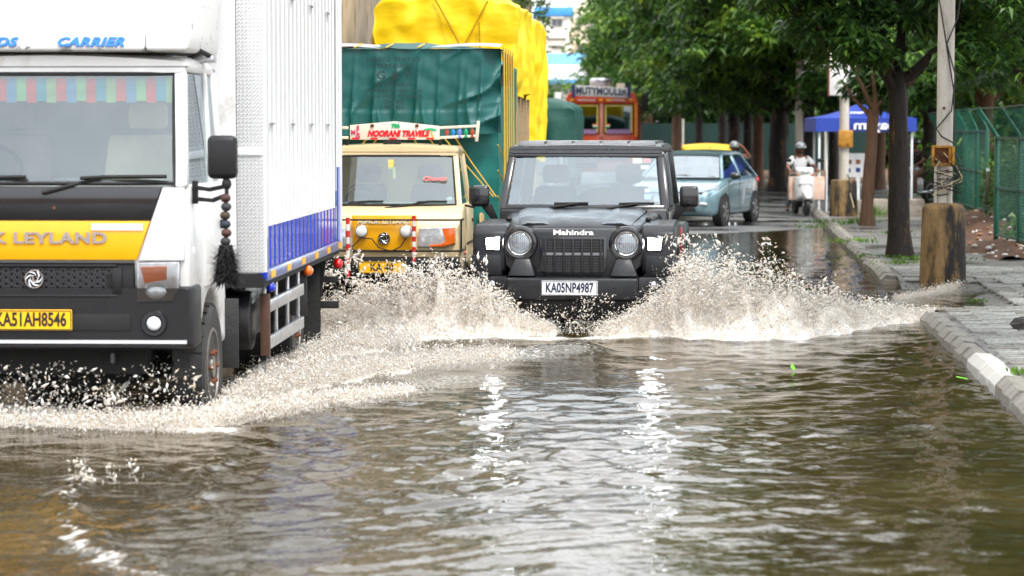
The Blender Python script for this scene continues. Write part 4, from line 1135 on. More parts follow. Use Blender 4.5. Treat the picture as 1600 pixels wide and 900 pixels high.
# roof sign
SIGN = M('sign_white', sc(226, 216, 200), .5, var=.05, scale=6, dirt=(sc(180, 165, 140), .62, 7, .15))
sg = empty_part('roof_sign', D)
zb = 1.81
MB().prism([(-.46, zb), (.50, zb), (.50, zb + .145), (.02, zb + .195), (-.46, zb + .155)], 'y', .86, .875).build('sign_board', SIGN, sg, bev=.003)
text('sign_lettering', 'NOORANI TRAVELS', .085, PRINT_RED, sg, (.055, .855, zb + .062), ext=.002, shear=.28, off=.006, sx=.86)
text('sign_lettering', '786', .06, M('print_green', sc(20, 170, 110), .5), sg, (.03, .855, zb + .145), ext=.002, off=.004)
PINK = M('print_magenta', sc(200, 40, 100), .5)
for ch, x, z in (('S', -.375, .125), ('M', -.425, .075), ('L', -.375, .078), ('G', -.375, .032)): text('sign_lettering', ch, .062, PINK, sg, (x, .855, zb + z), ext=.002, off=.003)
MB().ball((.40, .857, zb + .095), (.075, .004, .03), 14, 6, .0, 1, 'z').build('palm_leaf', MATS['print_green'], sg)
MB().prism([(.37, zb + .02), (.385, zb + .02), (.40, zb + .1), (.392, zb + .1)], 'y', .853, .858).build('palm_trunk', M('print_ochre', sc(225, 170, 60), .5), sg)
MB().prism([(.425, zb + .02), (.44, zb + .02), (.412, zb + .1), (.404, zb + .1)], 'y', .853, .858).build('palm_trunk', MATS['print_ochre'], sg)
for k in range(5): MB().bx(-.44 + k * .20, -.36 + k * .20, .853, .8585, zb + .002, zb + .02).build('border_block', PRINT_RED, sg)
for x in (-.22, .26): MB().ball((x, .85, zb + .15), (.022, .012, .018), 10, 6).build('bulb', RUST, sg)
WOODW = M('white_rail', sc(222, 212, 192), .6, var=.1, dirt=(sc(150, 120, 90), .6, 9, .15))
for s in (-1, 1):
    for z in (.02, .125):
        MB().bar((s * .48, .89, zb + z), (s * .90, .93, zb + z + .02), .03, .03).build('sign_rail', WOODW, sg, bev=.006)
    MB().bar((s * .89, .93, zb - .02), (s * .91, .93, zb + .20), .035, .035).build('sign_post', WOODW, sg, bev=.006)
    MB().bar((s * .5, .90, zb + .02), (s * .5, .95, 1.70), .03, .03).build('sign_leg', BLACK_MATT, sg)
MB().bx(-.10, .08, .84, .94, 1.755, 1.805).build('sign_bracket', BLACK_MATT, sg)
for k, c in enumerate((sc(170, 70, 40), sc(30, 130, 200), sc(110, 130, 220), sc(20, 160, 110), sc(160, 70, 40))):
    x = .575 + k * .068
    fsh = MB().loft([[(x + w * math.cos(a), .90 + w * .4 * math.sin(a), zb + .12 - t) for a in np.linspace(0, 2 * PI, 8, endpoint=False)] for t, w in ((0, .004), (.025, .02), (.05, .024), (.075, .008), (.095, .022), (.10, .018))]).build('hanging_charm', M('charm_%d' % k, c, .5), sg)
# load bed, ribs and ropes under the tarpaulin
CREAM_OLD = M('bed_cream', sc(205, 180, 130), .6, var=.15, dirt=(sc(140, 110, 70), .58, 5, .2))
MB().bx(-.86, .86, 1.70, 4.4, .55, .62).build('bed_floor', CREAM_OLD, D)
for s in (-1, 1):
    MB().bx(s * .86, s * .885, 1.70, 4.4, .56, 1.0).build('bed_side', CREAM_OLD, D, bev=.008)
    for k in range(8): MB().bx(s * .886, s * .905, 1.78 + k * .35, 1.84 + k * .35, .57, .99).build('bed_rib', CREAM_OLD, D, bev=.006)
MB().bx(-.4, .4, .5, 4.2, .36, .52).build('chassis', BLACK_MATT, D)
TARP = M('tarp_green', sc(6, 84, 82), .5, var=.08, scale=5, bump=.10, bscale=60, dirt=(sc(10, 66, 66), .60, 6, .15))
TARP_L = M('tarp_green_light', sc(12, 112, 106), .5, var=.12, scale=4, bump=.2, bscale=16)
def lumpy(name, x0, x1, y0, y1, z0, z1, mat, parent, n=(24, 24, 20), amp=.03, seed=0, fold=.02, open_bottom=True, crown=.08):
    """cloth thrown over a load: a soft-edged box with hanging folds"""
    bm = bmesh.new()
    nx, ny, nz = n
    def P(u, v, w):
        x = x0 + (x1 - x0) * u; y = y0 + (y1 - y0) * v; z = z0 + (z1 - z0) * w
        ex = max(0, abs(2 * u - 1) - .85) / .15; ez = max(0, w - .88) / .12; ey = max(0, abs(2 * v - 1) - .88) / .12
        z -= .07 * (ex * ez + ey * ez) * 1.0
        z += crown * ez * (1 - (2 * u - 1) ** 2)
        hang = (1 - w)
        f = fold * (.35 + hang) * (math.sin(u * 21 + seed + 2 * noise.noise((u * 3, w * 2, seed))) + math.sin(v * 26 + seed + 2 * noise.noise((v * 3, w * 2, seed + 5))))
        q = Vector((x, y, z))
        d = noise.noise_vector(q * 1.7 + Vector((seed, 0, 0))) * amp + noise.noise_vector(q * 5 + Vector((0, seed, 0))) * amp * .35
        cx, cy = (u - .5), (v - .5)
        nn = Vector((cx * (abs(cx) > .499), cy * (abs(cy) > .499), 0))
        if nn.length: nn.normalize()
        rg = sum((1 - abs(noise.noise(q * k_ + Vector((seed, k_, 0)))) * 2) * w_ for k_, w_ in ((1.3, .6), (3.1, .4)))
        return q + d + nn * (f + amp * .8 * rg)
    mb = MB()
    mb.grid(lambda a, b: P(a, 0, b), nx, nz); mb.grid(lambda a, b: P(a, 1, b), nx, nz)
    mb.grid(lambda a, b: P(0, a, b), ny, nz); mb.grid(lambda a, b: P(1, a, b), ny, nz)
    mb.grid(lambda a, b: P(a, b, 1), nx, ny)
    o = mb.build(name, mat, parent, smooth=80)
    return o
lumpy('tarpaulin', -1.04, 1.07, 1.90, 5.0, .82, 2.72, TARP_L, D, (30, 30, 26), .022, 3, .02)
# dark sheet hung over the front
def sheet(u, v):
    x = -1.10 + 2.22 * u
    z = 2.80 - .92 * v - .04 * math.sin(u * PI) * v
    y = 1.64 - .07 * (1 - abs(math.sin(u * 4.5 * PI + .5 * math.sin(v * 3) + .4))) ** 2.2 * (.15 + v ** 1.3) - .045 * (1 - abs(math.sin(u * 9.5 * PI + 1.2 + .8 * v))) ** 3 * (.1 + v)
    y -= .03 * (1 - abs(math.sin((u * 1.3 + v * .55 + .25 * noise.noise((u * 3, v * 2, 8))) * PI + .9))) ** 7 + .05 * smooth01((u - .66) / .2) * (1 - abs(math.sin((u * 2.4 + v * 2.0 + .3 * noise.noise((u * 4, v * 3, 2))) * PI))) ** 4
    y += .012 * noise.noise((u * 16, v * 7, 4)) - .03 * smooth01((v - .70) / .03) * (1 - .5 * v)
    if u > .9: y += (u - .9) * 1.6 * (1 + .3 * math.sin(v * 14)); x -= (u - .9) * .25
    if u < .1: y += (.1 - u) * 1.6
    return (x, y, z)
MB().grid(sheet, 150, 50).build('front_sheet', TARP, D, smooth=80)
MB().grid(lambda u, v: (-1.08 + 2.18 * u, 1.61 + .9 * v, 2.80 + .09 * math.sin(u * PI * 1.0) * v + .02 * noise.noise((u * 8, v * 3, 0)) - .0 * v), 40, 8).build('top_sheet', TARP, D, smooth=80)
MB().grid(lambda u, v: (-1.06 + 2.14 * u, 1.75 + .55 * v, 2.815 + .05 * v + .02 * math.sin(u * 9)), 30, 4).build('grey_undersheet', M('sheet_grey', sc(170, 170, 175), .5, var=.1), D, smooth=80)
MB().grid(lambda u, v: (1.095 + .02 * math.sin(v * 4), 1.80 + 1.9 * u, 2.78 - .36 * v), 12, 5).build('black_side_sheet', M('sheet_black', sc(46, 48, 52), .6, var=.15), D, smooth=80)
PRTB = M('tarp_print', (.008, .03, .032), .7)
for body_, z, sz in (('JABEZZ TEXTILE', 2.71, .06), ('TARPAULIN', 2.64, .055), ('G & F', 2.535, .12), ('THORPAKAL', 2.435, .055), ('TTTTRKKITTVISHUKUD', 2.37, .045), ('TH IN DRSS TY VENDS', 2.31, .045), ('TATRU', 2.25, .05), ('PATRU', 2.19, .05)):
    tl = text('tarp_lettering', body_, sz, PRTB, D, (-.06, 1.52, z - .03), ext=.001, off=.001, sx=1.2, sp=1.15)
    tl['kind'] = 'stuff'
ROPE = M('rope_yellow', sc(214, 176, 70), .8, var=.15, scale=40)
def rope(parent, pts, r=.008): return MB().tube(pts, r, 5).build('rope', ROPE, parent)
for k, (xa, xb) in enumerate(((-.25, -.98), (-.14, -.85), (-.02, -.62), (.06, .55), (.22, .80), (.38, 1.02), (.52, 1.05))):
    rope(D, [(xa, 1.665, 1.95), (lerp((xa,), (xb,), .5)[0], 1.66, 1.55), (xb, 1.66, 1.18)])
for k in range(5):
    y = 1.80 + k * .40
    rope(D, [(1.125, y, 2.82), (1.13, y + .02, 2.2), (1.135, y, 1.5), (1.12, y, .95)], .010)
for k in range(3):
    rope(D, [(-.5 + k * .35, 1.60, 2.815), (-.48 + k * .35, 2.1, 2.87)], .010)
for k in range(3): rope(D, [(1.07, 1.68, 1.75 - k * .28), (1.12, 1.9, 1.60 - k * .28), (1.13, 2.7, 1.2 - k * .1)], .008)

# ================================================================== lorries further back
def lorry_cab(root, hw, mat, zs=1.25, zt=2.0, zr=2.1, glassm=GLASS_DARK, bumper=BLACK_PLASTIC):
    MB().prism([(.08, .45), (.02, .8), (.06, zs), (1.6, zs), (1.6, .55), (1.2, .5), (1.1, .85), (.6, .85), (.45, .5)], 'x', -hw, hw).build('cab_body', mat, root, bev=.04)
    greenhouse(root, hw - .02, hw - .08, .06, zs - .01, .30, zt, 1.6, 1.58, zr, (mat, glassm, GLASS_DARK), pil=.08, rear_glass=False, bulge=.04)
    MB().bx(-hw, hw, -.06, .1, .42, .66).build('bumper', bumper, root, bev=.02)
    for s in (-1, 1):
        MB().ball((s * hw * .68, .03, .86), (.10, .04, .10), 14, 6, -.99, 0, 'y').build('headlight', LAMP_CLEAR, root)
        wheel(root, (s * (hw - .14), .85, .42), .42, .22, s, .25, STEEL, 6, 20)
        wheel(root, (s * (hw - .14), 5.2, .42), .42, .22, s, .25, STEEL, 6, 20)
    MB().bx(-.4, .4, .4, 6.4, .55, .82).build('chassis', BLACK_MATT, root)

TARP_Y = M('tarp_yellow', sc(250, 214, 8), .5, var=.07, scale=3, bump=.3, bscale=7, stretch=(1, 1, 2.2))
Yt = thing('yellow_tarp_lorry', 'tall lorry load wrapped in bright yellow tarpaulin behind the green one', 'truck', (-1.06, 34.2, road_z(36)), -.062)
lorry_cab(Yt, 1.0, M('lorry_brown', sc(150, 90, 50), .5))
lumpy('tarpaulin', -1.0, 1.0, 1.75, 5.2, 2.38, 3.72, TARP_Y, Yt, (60, 48, 36), .06, 11, .04, crown=.12)
lumpy('tarpaulin', -.96, 1.10, 5.0, 8.2, 1.42, 3.62, TARP_Y, Yt, (40, 40, 40), .06, 15, .05)
WOOD = M('stake_wood', sc(172, 148, 112), .8, var=.25, scale=6, stretch=(4, 4, .6), bump=.3, bscale=30, dirt=(sc(90, 70, 48), .55, 6, .2))
MB().bx(-.98, .98, 1.8, 8.0, .84, .96).build('bed_floor', WOOD, Yt)
for s in (-1, 1):
    for k in range(22): MB().bx(s * .985, s * 1.02, 1.85 + k * .28, 1.97 + k * .28, .9, 2.62 - .02 * (k % 3)).build('stake', WOOD, Yt, bev=.006, seg=1)
    for k in range(5): MB().bx(s * .955, s * .983, 1.8, 8.0, 1.0 + k * .34, 1.09 + k * .34).build('side_board', WOOD, Yt, bev=.006, seg=1)
for k in range(9): MB().bx(-.95 + k * .22, -.83 + k * .22, 1.76, 1.795, .9, 2.6).build('stake', WOOD, Yt, bev=.006, seg=1)
CORD = M('cord_ochre', sc(180, 140, 10), .8)
for pts in ([(-.12, 1.66, 3.74), (.15, 1.655, 3.25), (.30, 1.66, 2.95)], [(.62, 1.66, 3.70), (.30, 1.655, 3.1), (.20, 1.66, 2.9)], [(.5, 1.65, 3.4), (.52, 1.655, 2.9)]):
    MB().tube(pts, .012, 5).build('lashing_cord', CORD, Yt)

Gt = thing('green_tarp_lorry', 'low dark green tarpaulin load showing behind the jeep roof', 'truck', (.05, 46, road_z(46)), -.07)
lorry_cab(Gt, .9, M('lorry_grey', sc(120, 120, 116), .5), 1.0, 1.5, 1.58)
lumpy('tarpaulin', -1.0, .96, 1.75, 6.0, .9, 2.27, M('tarp_dark_green', sc(14, 74, 66), .6, var=.15, scale=2, bump=.2, bscale=12), Gt, (26, 20, 16), .07, 21, .05, crown=.12)

# the decorated orange lorry
Ot = thing('painted_lorry', 'orange painted lorry front with a white name board on its roof', 'truck', (2.72, 78, road_z(78)), -.06)
ORANGE = M('lorry_orange', sc(206, 70, 24), .4, var=.12, scale=5, coat=.3)
ORED = M('lorry_red', sc(150, 36, 22), .4, var=.12, coat=.3)
MB().bx(-1.08, 1.08, .05, 1.9, .5, 1.66).build('cab_body', ORANGE, Ot, bev=.05)
out = [(-1.10, .9), (-1.10, 2.62), (-1.04, 2.84), (-.86, 2.97), (.86, 2.97), (1.04, 2.84), (1.10, 2.62), (1.10, .9), (.99, .9), (.99, 2.58), (-.99, 2.58), (-.99, .9)]
MB().prism(out, 'y', -.02, .06).build('front_arch', ORANGE, Ot, bev=.02)
MB().prism([(-1.09, 1.6), (-1.09, 2.62), (-1.02, 2.86), (-.86, 2.95), (.86, 2.95), (1.02, 2.86), (1.09, 2.62), (1.09, 1.6)], 'y', .22, 1.9).build('cab_top', ORED, Ot, bev=.04)
MB().bx(-.99, .99, .0, .05, 2.60, 2.585 + .15).build('header_panel', M('header_navy', sc(40, 40, 110), .5), Ot)
for x in (-.45, .45): text('header_lettering', 'NATIONAL', .09, PRINT_WHITE, Ot, (x, -.025, 2.68), ext=.003, off=.003, sx=1.2)
for x in (-.9, -.02, .2, .88): MB().ball((x, -.02, 2.68), (.07, .02, .045), 10, 6).build('header_rosette', REFLECT_YEL, Ot)
MB().bx(-.055, .055, -.01, .06, 1.55, 2.58).build('centre_post', M('post_pink', sc(214, 140, 120), .5), Ot, bev=.01)
FR = M('frame_mustard', sc(200, 186, 90), .5, var=.2, scale=12)
for s in (-1, 1):
    x0, x1 = sorted((s * .10, s * .94))
    mb = MB().bx(x0, x1, .0, .05, 2.49, 2.54).bx(x0, x0 + .05, .0, .05, 1.70, 2.488).bx(x1 - .05, x1, .0, .05, 1.70, 2.488)
    w = mb.build('window_frame', FR, Ot)
    MB().bx(x0 + .05, x1 - .05, .03, .04, 1.80, 2.488).build('pane', glass('glass_lorry', (.20, .22, .22), .10), w)
    MB().bx(x0 + .05, x1 - .05, .0, .045, 1.66, 1.795).build('sill_panel', M('sill_mauve', sc(150, 120, 160), .5, var=.4, scale=18), w)
    MB().bx(s * .16 - .07 + s * .03, s * .16 + .07 + s * .03, -.01, .028, 1.84, 1.88).build('flag_green', M('flag_green', sc(40, 140, 70), .6), w)
    MB().bx(s * .16 - .07 + s * .03, s * .16 + .07 + s * .03, -.01, .028, 1.882, 1.92).build('flag_white', PRINT_WHITE, w)
    MB().bx(s * .16 - .07 + s * .03, s * .16 + .07 + s * .03, -.01, .028, 1.922, 1.96).build('flag_saffron', M('flag_saffron', sc(240, 130, 40), .6), w)
    for k in range(12):
        z = 1.58 + k * .085
        MB().hexa([(s * 1.05 - .04, -.035, z), (s * 1.05 + .04, -.035, z + .03), (s * 1.05 + .04, -.021, z + .03), (s * 1.05 - .04, -.021, z), (s * 1.05 - .04, -.035, z + .045), (s * 1.05 + .04, -.035, z + .075), (s * 1.05 + .04, -.021, z + .075), (s * 1.05 - .04, -.021, z + .045)]).build('painted_stripe', M('stripe_amber', sc(250, 180, 30), .5), Ot)
    wheel(Ot, (s * .95, 1.1, .5), .5, .26, s, .3, STEEL, 8, 24); wheel(Ot, (s * .95, 6.0, .5), .5, .26, s, .3, STEEL, 8, 24)
    MB().ball((s * .7, .03, 1.05), (.13, .06, .13), 14, 6, -.99, 0, 'y').build('headlight', LAMP_CLEAR, Ot)
    MB().bx(s * 1.32 - .1, s * 1.32 + .1, -.05, .03, 2.35, 2.92).build('mirror', PRINT_WHITE if s < 0 else BLACK_PLASTIC, Ot, bev=.02)
    MB().tube([(s * 1.08, .05, 2.5), (s * 1.3, .0, 2.5)], .02).build('mirror_arm', BLACK_MATT, Ot)
MB().bx(-.8, .8, .0, .05, .85, 1.35).build('grille', BLACK_MATT, Ot)
MB().bx(-1.12, 1.12, -.12, .05, .5, .78).build('bumper', ORED, Ot, bev=.03)
bd = MB().hexa([(-.80, -.22, 2.80), (.84, -.22, 2.74), (.84, -.16, 2.74), (-.80, -.16, 2.80), (-.84, -.30, 3.14), (.80, -.30, 3.04), (.80, -.24, 3.04), (-.84, -.24, 3.14)]).build('name_board', PRINT_WHITE, Ot, bev=.01)
text('name_lettering', 'MUTYMOULER', .30, M('print_slate', sc(60, 70, 100), .5), bd, (0, -.268, 2.94), rot=(PI / 2 + .2, .03, 0), ext=.004, off=.008, sx=.78)
for s in (-1, 1): MB().bx(s * .84 - .05, s * .84 + .05, -.32, -.14, 2.76, 3.14).build('board_end', M('header_navy2', sc(36, 44, 100), .5), bd)
MB().lathe([(.33, 3.0), (.35, 3.03), (.35, 3.30), (.30, 3.36)], (-.02, .5, 0), 'z', 24).build('water_drum', STEEL, Ot)
MB().bx(-.45, .75, .15, .9, 2.96, 3.02).bx(.45, .70, .2, .3, 3.02, 3.2).build('roof_rack', WOODW, Ot)
MB().bx(-1.15, 1.15, 2.0, 8.5, .9, 2.6).build('load_body', ORED, Ot, bev=.03)

# ================================================================== blue hatchback turning in
Cc = thing('hatchback', 'pale blue hatchback with wet bonnet standing beside the jeep', 'car', (2.86, 46.9, road_z(48)), -.32)
Cc.scale = (1.06, 1.06, .91)
CBLUE = M('car_blue', sc(124, 156, 168), .22, .35, var=.05, coat=1.0)
rings = []
for y, hw, z0, z1, r in ((.0, .55, .34, .60, .08), (.05, .68, .26, .68, .10), (.22, .78, .20, .76, .12), (.55, .82, .19, .86, .13), (.95, .835, .19, .95, .12), (1.6, .835, .19, .97, .10), (2.8, .835, .19, .99, .10), (3.35, .81, .22, .98, .12), (3.62, .74, .30, .92, .14), (3.70, .62, .36, .84, .12)):
    rings.append(rr(hw, z0, z1, y, r, 4, .015))
MB().loft(rings).build('body', CBLUE, Cc, smooth=50)
greenhouse(Cc, .765, .56, .86, .95, 1.62, 1.43, 3.55, 3.05, 1.505, (CBLUE, glass('glass_car', (.45, .52, .54), .25, .02, .1), GLASS_DARK), cuts=(.52,), pil=.055, rear_glass=True, bulge=.06, crown=.03, roof_over=.04)
MB().bx(-.60, .60, .035, .08, .63, .70).build('upper_grille', BLACK_GLOSS, Cc, bev=.01)
MB().prism([(-.50, .30), (.50, .30), (.44, .46), (-.44, .46)], 'y', -.01, .08).build('lower_grille', BLACK_MATT, Cc, bev=.01)
MB().bx(-.10, .10, -.004, .03, .635, .675).build('badge', CHROME, Cc)
MB().bx(-.25, .25, -.025, -.012, .50, .61).build('number_plate', PLATE_WHITE, Cc)
MB().bx(-.60, .60, .90, 1.15, .90, 1.0).build('dashboard', DASH, Cc)
for s in (-1, 1):
    h = MB().loft([[(s * (x), y, z) for x, y, z in ((.50, .03, .64), (.72, .13, .68), (.80, .42, .76), (.80, .42, .80), (.70, .15, .75), (.50, .045, .70))], [(s * (x), y + .05, z) for x, y, z in ((.50, .03, .64), (.70, .13, .68), (.77, .42, .76), (.77, .42, .80), (.68, .15, .75), (.50, .045, .70))]]).build('headlight', LAMP_CLEAR, Cc)
    MB().ball((s * .60, .02, .46), (.10, .04, .035), 12, 6).build('fog_lamp', LAMP_CLEAR, Cc)
    MB().bx(s * .835 - .004, s * .835 + .004, .36, 1.06, .62, .625).build('wing_crease', CBLUE, Cc)
    for y in (.72, 3.02):
        MB().cyl((s * .70, y, .31), (s * .842, y, .31), .355, n=28).build('wheel_arch', BLACK_MATT, Cc)
        wh = wheel(Cc, (s * .755, y, .29), .29, .19, s, .20, M('alloy', (.18, .18, .19), .3, .8), 0, 20)
        mb = MB()
        for k in range(5):
            a = k * 2 * PI / 5
            mb.bar((s * .085, .03 * math.cos(a), .03 * math.sin(a)), (s * .09, .19 * math.cos(a), .19 * math.sin(a)), .045, .02, (1, 0, 0))
        mb.build('spoke', M('alloy_face', (.45, .45, .46), .3, .8), wh)
    mr = MB().ball((s * .90, 1.16, 1.0), (.11, .07, .075), 14, 8).build('mirror', BLACK_GLOSS, Cc)
    MB().bx(s * .836, s * .848, 1.95, 2.15, .83, .86).build('door_handle', CBLUE, Cc, bev=.004)
    MB().bx(s * .832, s * .839, 1.84, 1.85, .28, .96).build('door_gap', BLACK_MATT, Cc)
    MB().bx(s * .832, s * .839, 1.02, 1.03, .28, .92).build('door_gap', BLACK_MATT, Cc)
    MB().ball((s * .70, 3.56, .88), (.10, .10, .09), 12, 6).build('tail_lamp', LAMP_RED, Cc)
    seat(Cc, s * .36, 2.1, .66, SEAT_DARK, .48, .52)
MB().tube([(0, 2.9, 1.5), (0, 3.05, 1.62)], .006).build('aerial', BLACK_MATT, Cc)
wiper(Cc, (-.45, .90, .985), (-.1, .92, 1.02), (-.4, .9, 1.0), (.1, .9, 1.02), .008)
wiper(Cc, (.0, .88, .985), (.35, .95, 1.02), (.1, .9, 1.01), (.55, 1.0, 1.02), .008)

# ================================================================== auto rickshaw behind the car
Ar = thing('auto_rickshaw', 'auto rickshaw with a yellow canvas roof behind the hatchback', 'auto rickshaw', (4.45, 59, road_z(59) - .04), -.12)
Ar.scale = (1, 1, .87)
AY = M('auto_yellow', sc(240, 196, 40), .5, var=.08)
AG = M('auto_black', sc(26, 30, 28), .5)
rings = [rr(hw, z0, z1, y, .08, 3, .04) for y, hw, z0, z1 in ((.62, .50, 1.48, 1.56), (.7, .56, 1.38, 1.64), (1.2, .62, 1.34, 1.68), (2.2, .64, 1.30, 1.66), (2.5, .60, 1.0, 1.58))]
MB().loft(rings).build('roof', AY, Ar, smooth=60)
MB().loft([rr(.20, .35, .80, .25, .08), rr(.34, .30, 1.0, .42, .1), rr(.62, .28, .95, .72, .1), rr(.64, .26, .75, 1.1, .08), rr(.66, .26, .72, 2.45, .08)]).build('body', AG, Ar, smooth=60)
MB().hexa([(-.52, .60, .98), (.52, .60, .98), (.52, .63, .98), (-.52, .63, .98), (-.48, .70, 1.42), (.48, .70, 1.42), (.48, .73, 1.42), (-.48, .73, 1.42)]).build('windscreen', GLASS_DARK, Ar)
for s in (-1, 1):
    MB().bar((s * .54, .62, .95), (s * .50, .72, 1.46), .04, .04).build('pillar', AG, Ar)
    MB().bar((s * .60, 2.2, .7), (s * .60, 2.2, 1.35), .05, .05).build('pillar', AG, Ar)
    wheel(Ar, (s * .58, 2.1, .22), .22, .11, s, .12, STEEL, 0, 16)
    MB().tube([(s * .5, .7, 1.2), (s * .66, .62, 1.22)], .012).build('mirror_arm', BLACK_MATT, Ar)
wheel(Ar, (0, .35, .22), .22, .11, 1, .12, STEEL, 0, 16)
MB().ball((0, .27, .66), (.09, .05, .09), 12, 6).build('headlight', LAMP_CLEAR, Ar)
MB().bx(-.5, .5, 1.7, 2.2, .72, .84).build('seat', SEAT_DARK, Ar, bev=.03)

# ================================================================== people
SKIN = M('skin_brown', sc(126, 82, 60), .5, var=.06, scale=8)
HAIR = M('hair_black', (.01, .01, .01), .6)
def skin_mesh(name, V, E, mat, parent, sub=2):
    """V: name -> (pos, radius); grows one continuous surface over the bones"""
    keys = list(V); ix = {k: i for i, k in enumerate(keys)}
    me = bpy.data.meshes.new(name)
    me.from_pydata([V[k][0] for k in keys], [(ix[a], ix[b]) for a, b in E], [])
    me.materials.append(mat)
    o = bpy.data.objects.new(name, me); COL.objects.link(o)
    if parent: o.parent = parent
    md = o.modifiers.new('skin', 'SKIN'); md.use_smooth_shade = True; md.branch_smoothing = .5
    o.modifiers.new('sub', 'SUBSURF').levels = 1; o.modifiers['sub'].render_levels = sub
    sv = me.skin_vertices[0].data
    for i, k in enumerate(keys):
        r = V[k][1]
        sv[i].radius = (r, r) if not isinstance(r, tuple) else r
        sv[i].use_root = (i == 0)
    return o
def rider(name, label, loc, rz, pose, shirt, trouser, helmet, mask=None, group=None):
    """seated rider; pose = overrides of joint positions"""
    J_ = dict(pelvis=(0, 1.10, .86), waist=(0, 1.08, 1.02), chest=(0, 1.02, 1.24), neck=(0, .97, 1.40), chin=(0, .94, 1.46), head=(0, .93, 1.54), crown=(0, .94, 1.63),
              sl=(-.18, 1.01, 1.34), el=(-.33, .86, 1.12), wl=(-.33, .62, 1.04), hl=(-.33, .55, 1.02), sr=(.18, 1.01, 1.34), er=(.33, .86, 1.12), wr=(.33, .62, 1.04), hr=(.33, .55, 1.02),
              pl=(-.11, 1.05, .82), kl=(-.19, .66, .76), al=(-.17, .74, .33), tl=(-.18, .58, .29), pr=(.11, 1.05, .82), kr=(.19, .66, .76), ar=(.17, .74, .33), tr=(.18, .58, .29))
    J_.update(pose)
    P = {k: Vector(v) for k, v in J_.items()}
    RD = dict(pelvis=.12, waist=.125, chest=.14, neck=.055, chin=.065, head=.088, crown=.06, sl=.06, el=.043, wl=.03, hl=.036, sr=.06, er=.043, wr=.03, hr=.036, pl=.09, kl=.06, al=.04, tl=.035, pr=.09, kr=.06, ar=.04, tr=.035)
    V = {k: (P[k], RD[k]) for k in P}
    E = [('pelvis', 'waist'), ('waist', 'chest'), ('chest', 'neck'), ('neck', 'chin'), ('chin', 'head'), ('head', 'crown'), ('chest', 'sl'), ('sl', 'el'), ('el', 'wl'), ('wl', 'hl'), ('chest', 'sr'), ('sr', 'er'), ('er', 'wr'), ('wr', 'hr'),
         ('pelvis', 'pl'), ('pl', 'kl'), ('kl', 'al'), ('al', 'tl'), ('pelvis', 'pr'), ('pr', 'kr'), ('kr', 'ar'), ('ar', 'tr')]
    for s, h, w in (('l', 'hl', 'wl'), ('r', 'hr', 'wr')):     # five bent fingers on each hand
        d = (P[h] - P[w]).normalized(); sgn = -1 if s == 'l' else 1
        side = Vector((1, 0, 0)) - d * d.x; side.normalize()
        dn = Vector((0, 0, -1)) - d * (-d.z); dn = dn.normalized() if dn.length > .1 else Vector((0, 1, 0))
        for k in range(5):
            off = (k - 1.5) * .021 if k < 4 else -sgn * .05
            a = P[h] + side * off + d * (.02 if k < 4 else -.01)
            b = a + d * (.035 - .005 * abs(k - 1.5) if k < 4 else .03) + dn * .006
            c = b + dn * .03 + d * .008
            V['f%s%da' % (s, k)] = (b, .010); V['f%s%db' % (s, k)] = (c, .009)
            E += [(h, 'f%s%da' % (s, k)), ('f%s%da' % (s, k), 'f%s%db' % (s, k))]
    root = thing(name, label, 'person', loc, rz, group)
    root.scale = (.89, .89, .89)
    skin_mesh('body', V, E, SKIN, root, 1)
    g = .016
    SV = {k: (P[k], RD[k] + g) for k in ('waist', 'chest', 'sl', 'el', 'sr', 'er')}
    SV = {'waist': (P['waist'], .15), 'hem': (P['pelvis'] + Vector((0, 0, .0)), .15), 'chest': (P['chest'], .158), 'collar': (P['neck'] - Vector((0, 0, .05)), .075),
          'sl': (P['sl'], .08), 'ml': (P['sl'].lerp(P['el'], .85), .065), 'sr': (P['sr'], .08), 'mr': (P['sr'].lerp(P['er'], .85), .065)}
    skin_mesh('shirt', SV, [('waist', 'hem'), ('waist', 'chest'), ('chest', 'collar'), ('chest', 'sl'), ('sl', 'ml'), ('chest', 'sr'), ('sr', 'mr')], shirt, root, 2)
    TV = {'pelvis': (P['pelvis'] - Vector((0, 0, .01)), .135)}
    TE = []
    for s in 'lr':
        TV['p' + s] = (P['p' + s], .105); TV['k' + s] = (P['k' + s], .078); TV['a' + s] = (P['k' + s].lerp(P['a' + s], .9), .06)
        TE += [('pelvis', 'p' + s), ('p' + s, 'k' + s), ('k' + s, 'a' + s)]
        a, t = P['a' + s], P['t' + s]
        d = (t - a); d.z = 0; d.normalize()
        MB().loft([[(a + d * u + Vector((-d.y, d.x, 0)) * (w * math.cos(q)) + Vector((0, 0, -.035 + hgt * max(-.25, math.sin(q)))))[:] for q in np.linspace(0, 2 * PI, 10, endpoint=False)] for u, w, hgt in ((-.07, .03, .06), (-.04, .042, .07), (.05, .045, .06), (.13, .05, .045), (.19, .03, .03))]).build('shoe', BLACK_PLASTIC, root)
    skin_mesh('trousers', TV, TE, trouser, root, 2)
    c = P['head'] + Vector((0, .01, .045))
    hm = MB().ball(c, (.135, .150, .130), 18, 10, -.30, 1).build('helmet', helmet, root)
    MB().torus(c + Vector((0, 0, -.038)), .137, .012, 'z', 20, 5).build('rim', BLACK_PLASTIC, hm)
    MB().grid(lambda u, v: c + Vector((.11 * math.sin((u - .5) * 2.2), -.135 - .05 * v * math.cos((u - .5) * 2.2), .0 - .015 * v)), 8, 2).build('peak', helmet, hm)
    f = P['head'] + Vector((0, -.085, 0))
    MB().ball(f + Vector((0, -.012, -.012)), (.016, .024, .026), 8, 6).build('nose', SKIN, root)
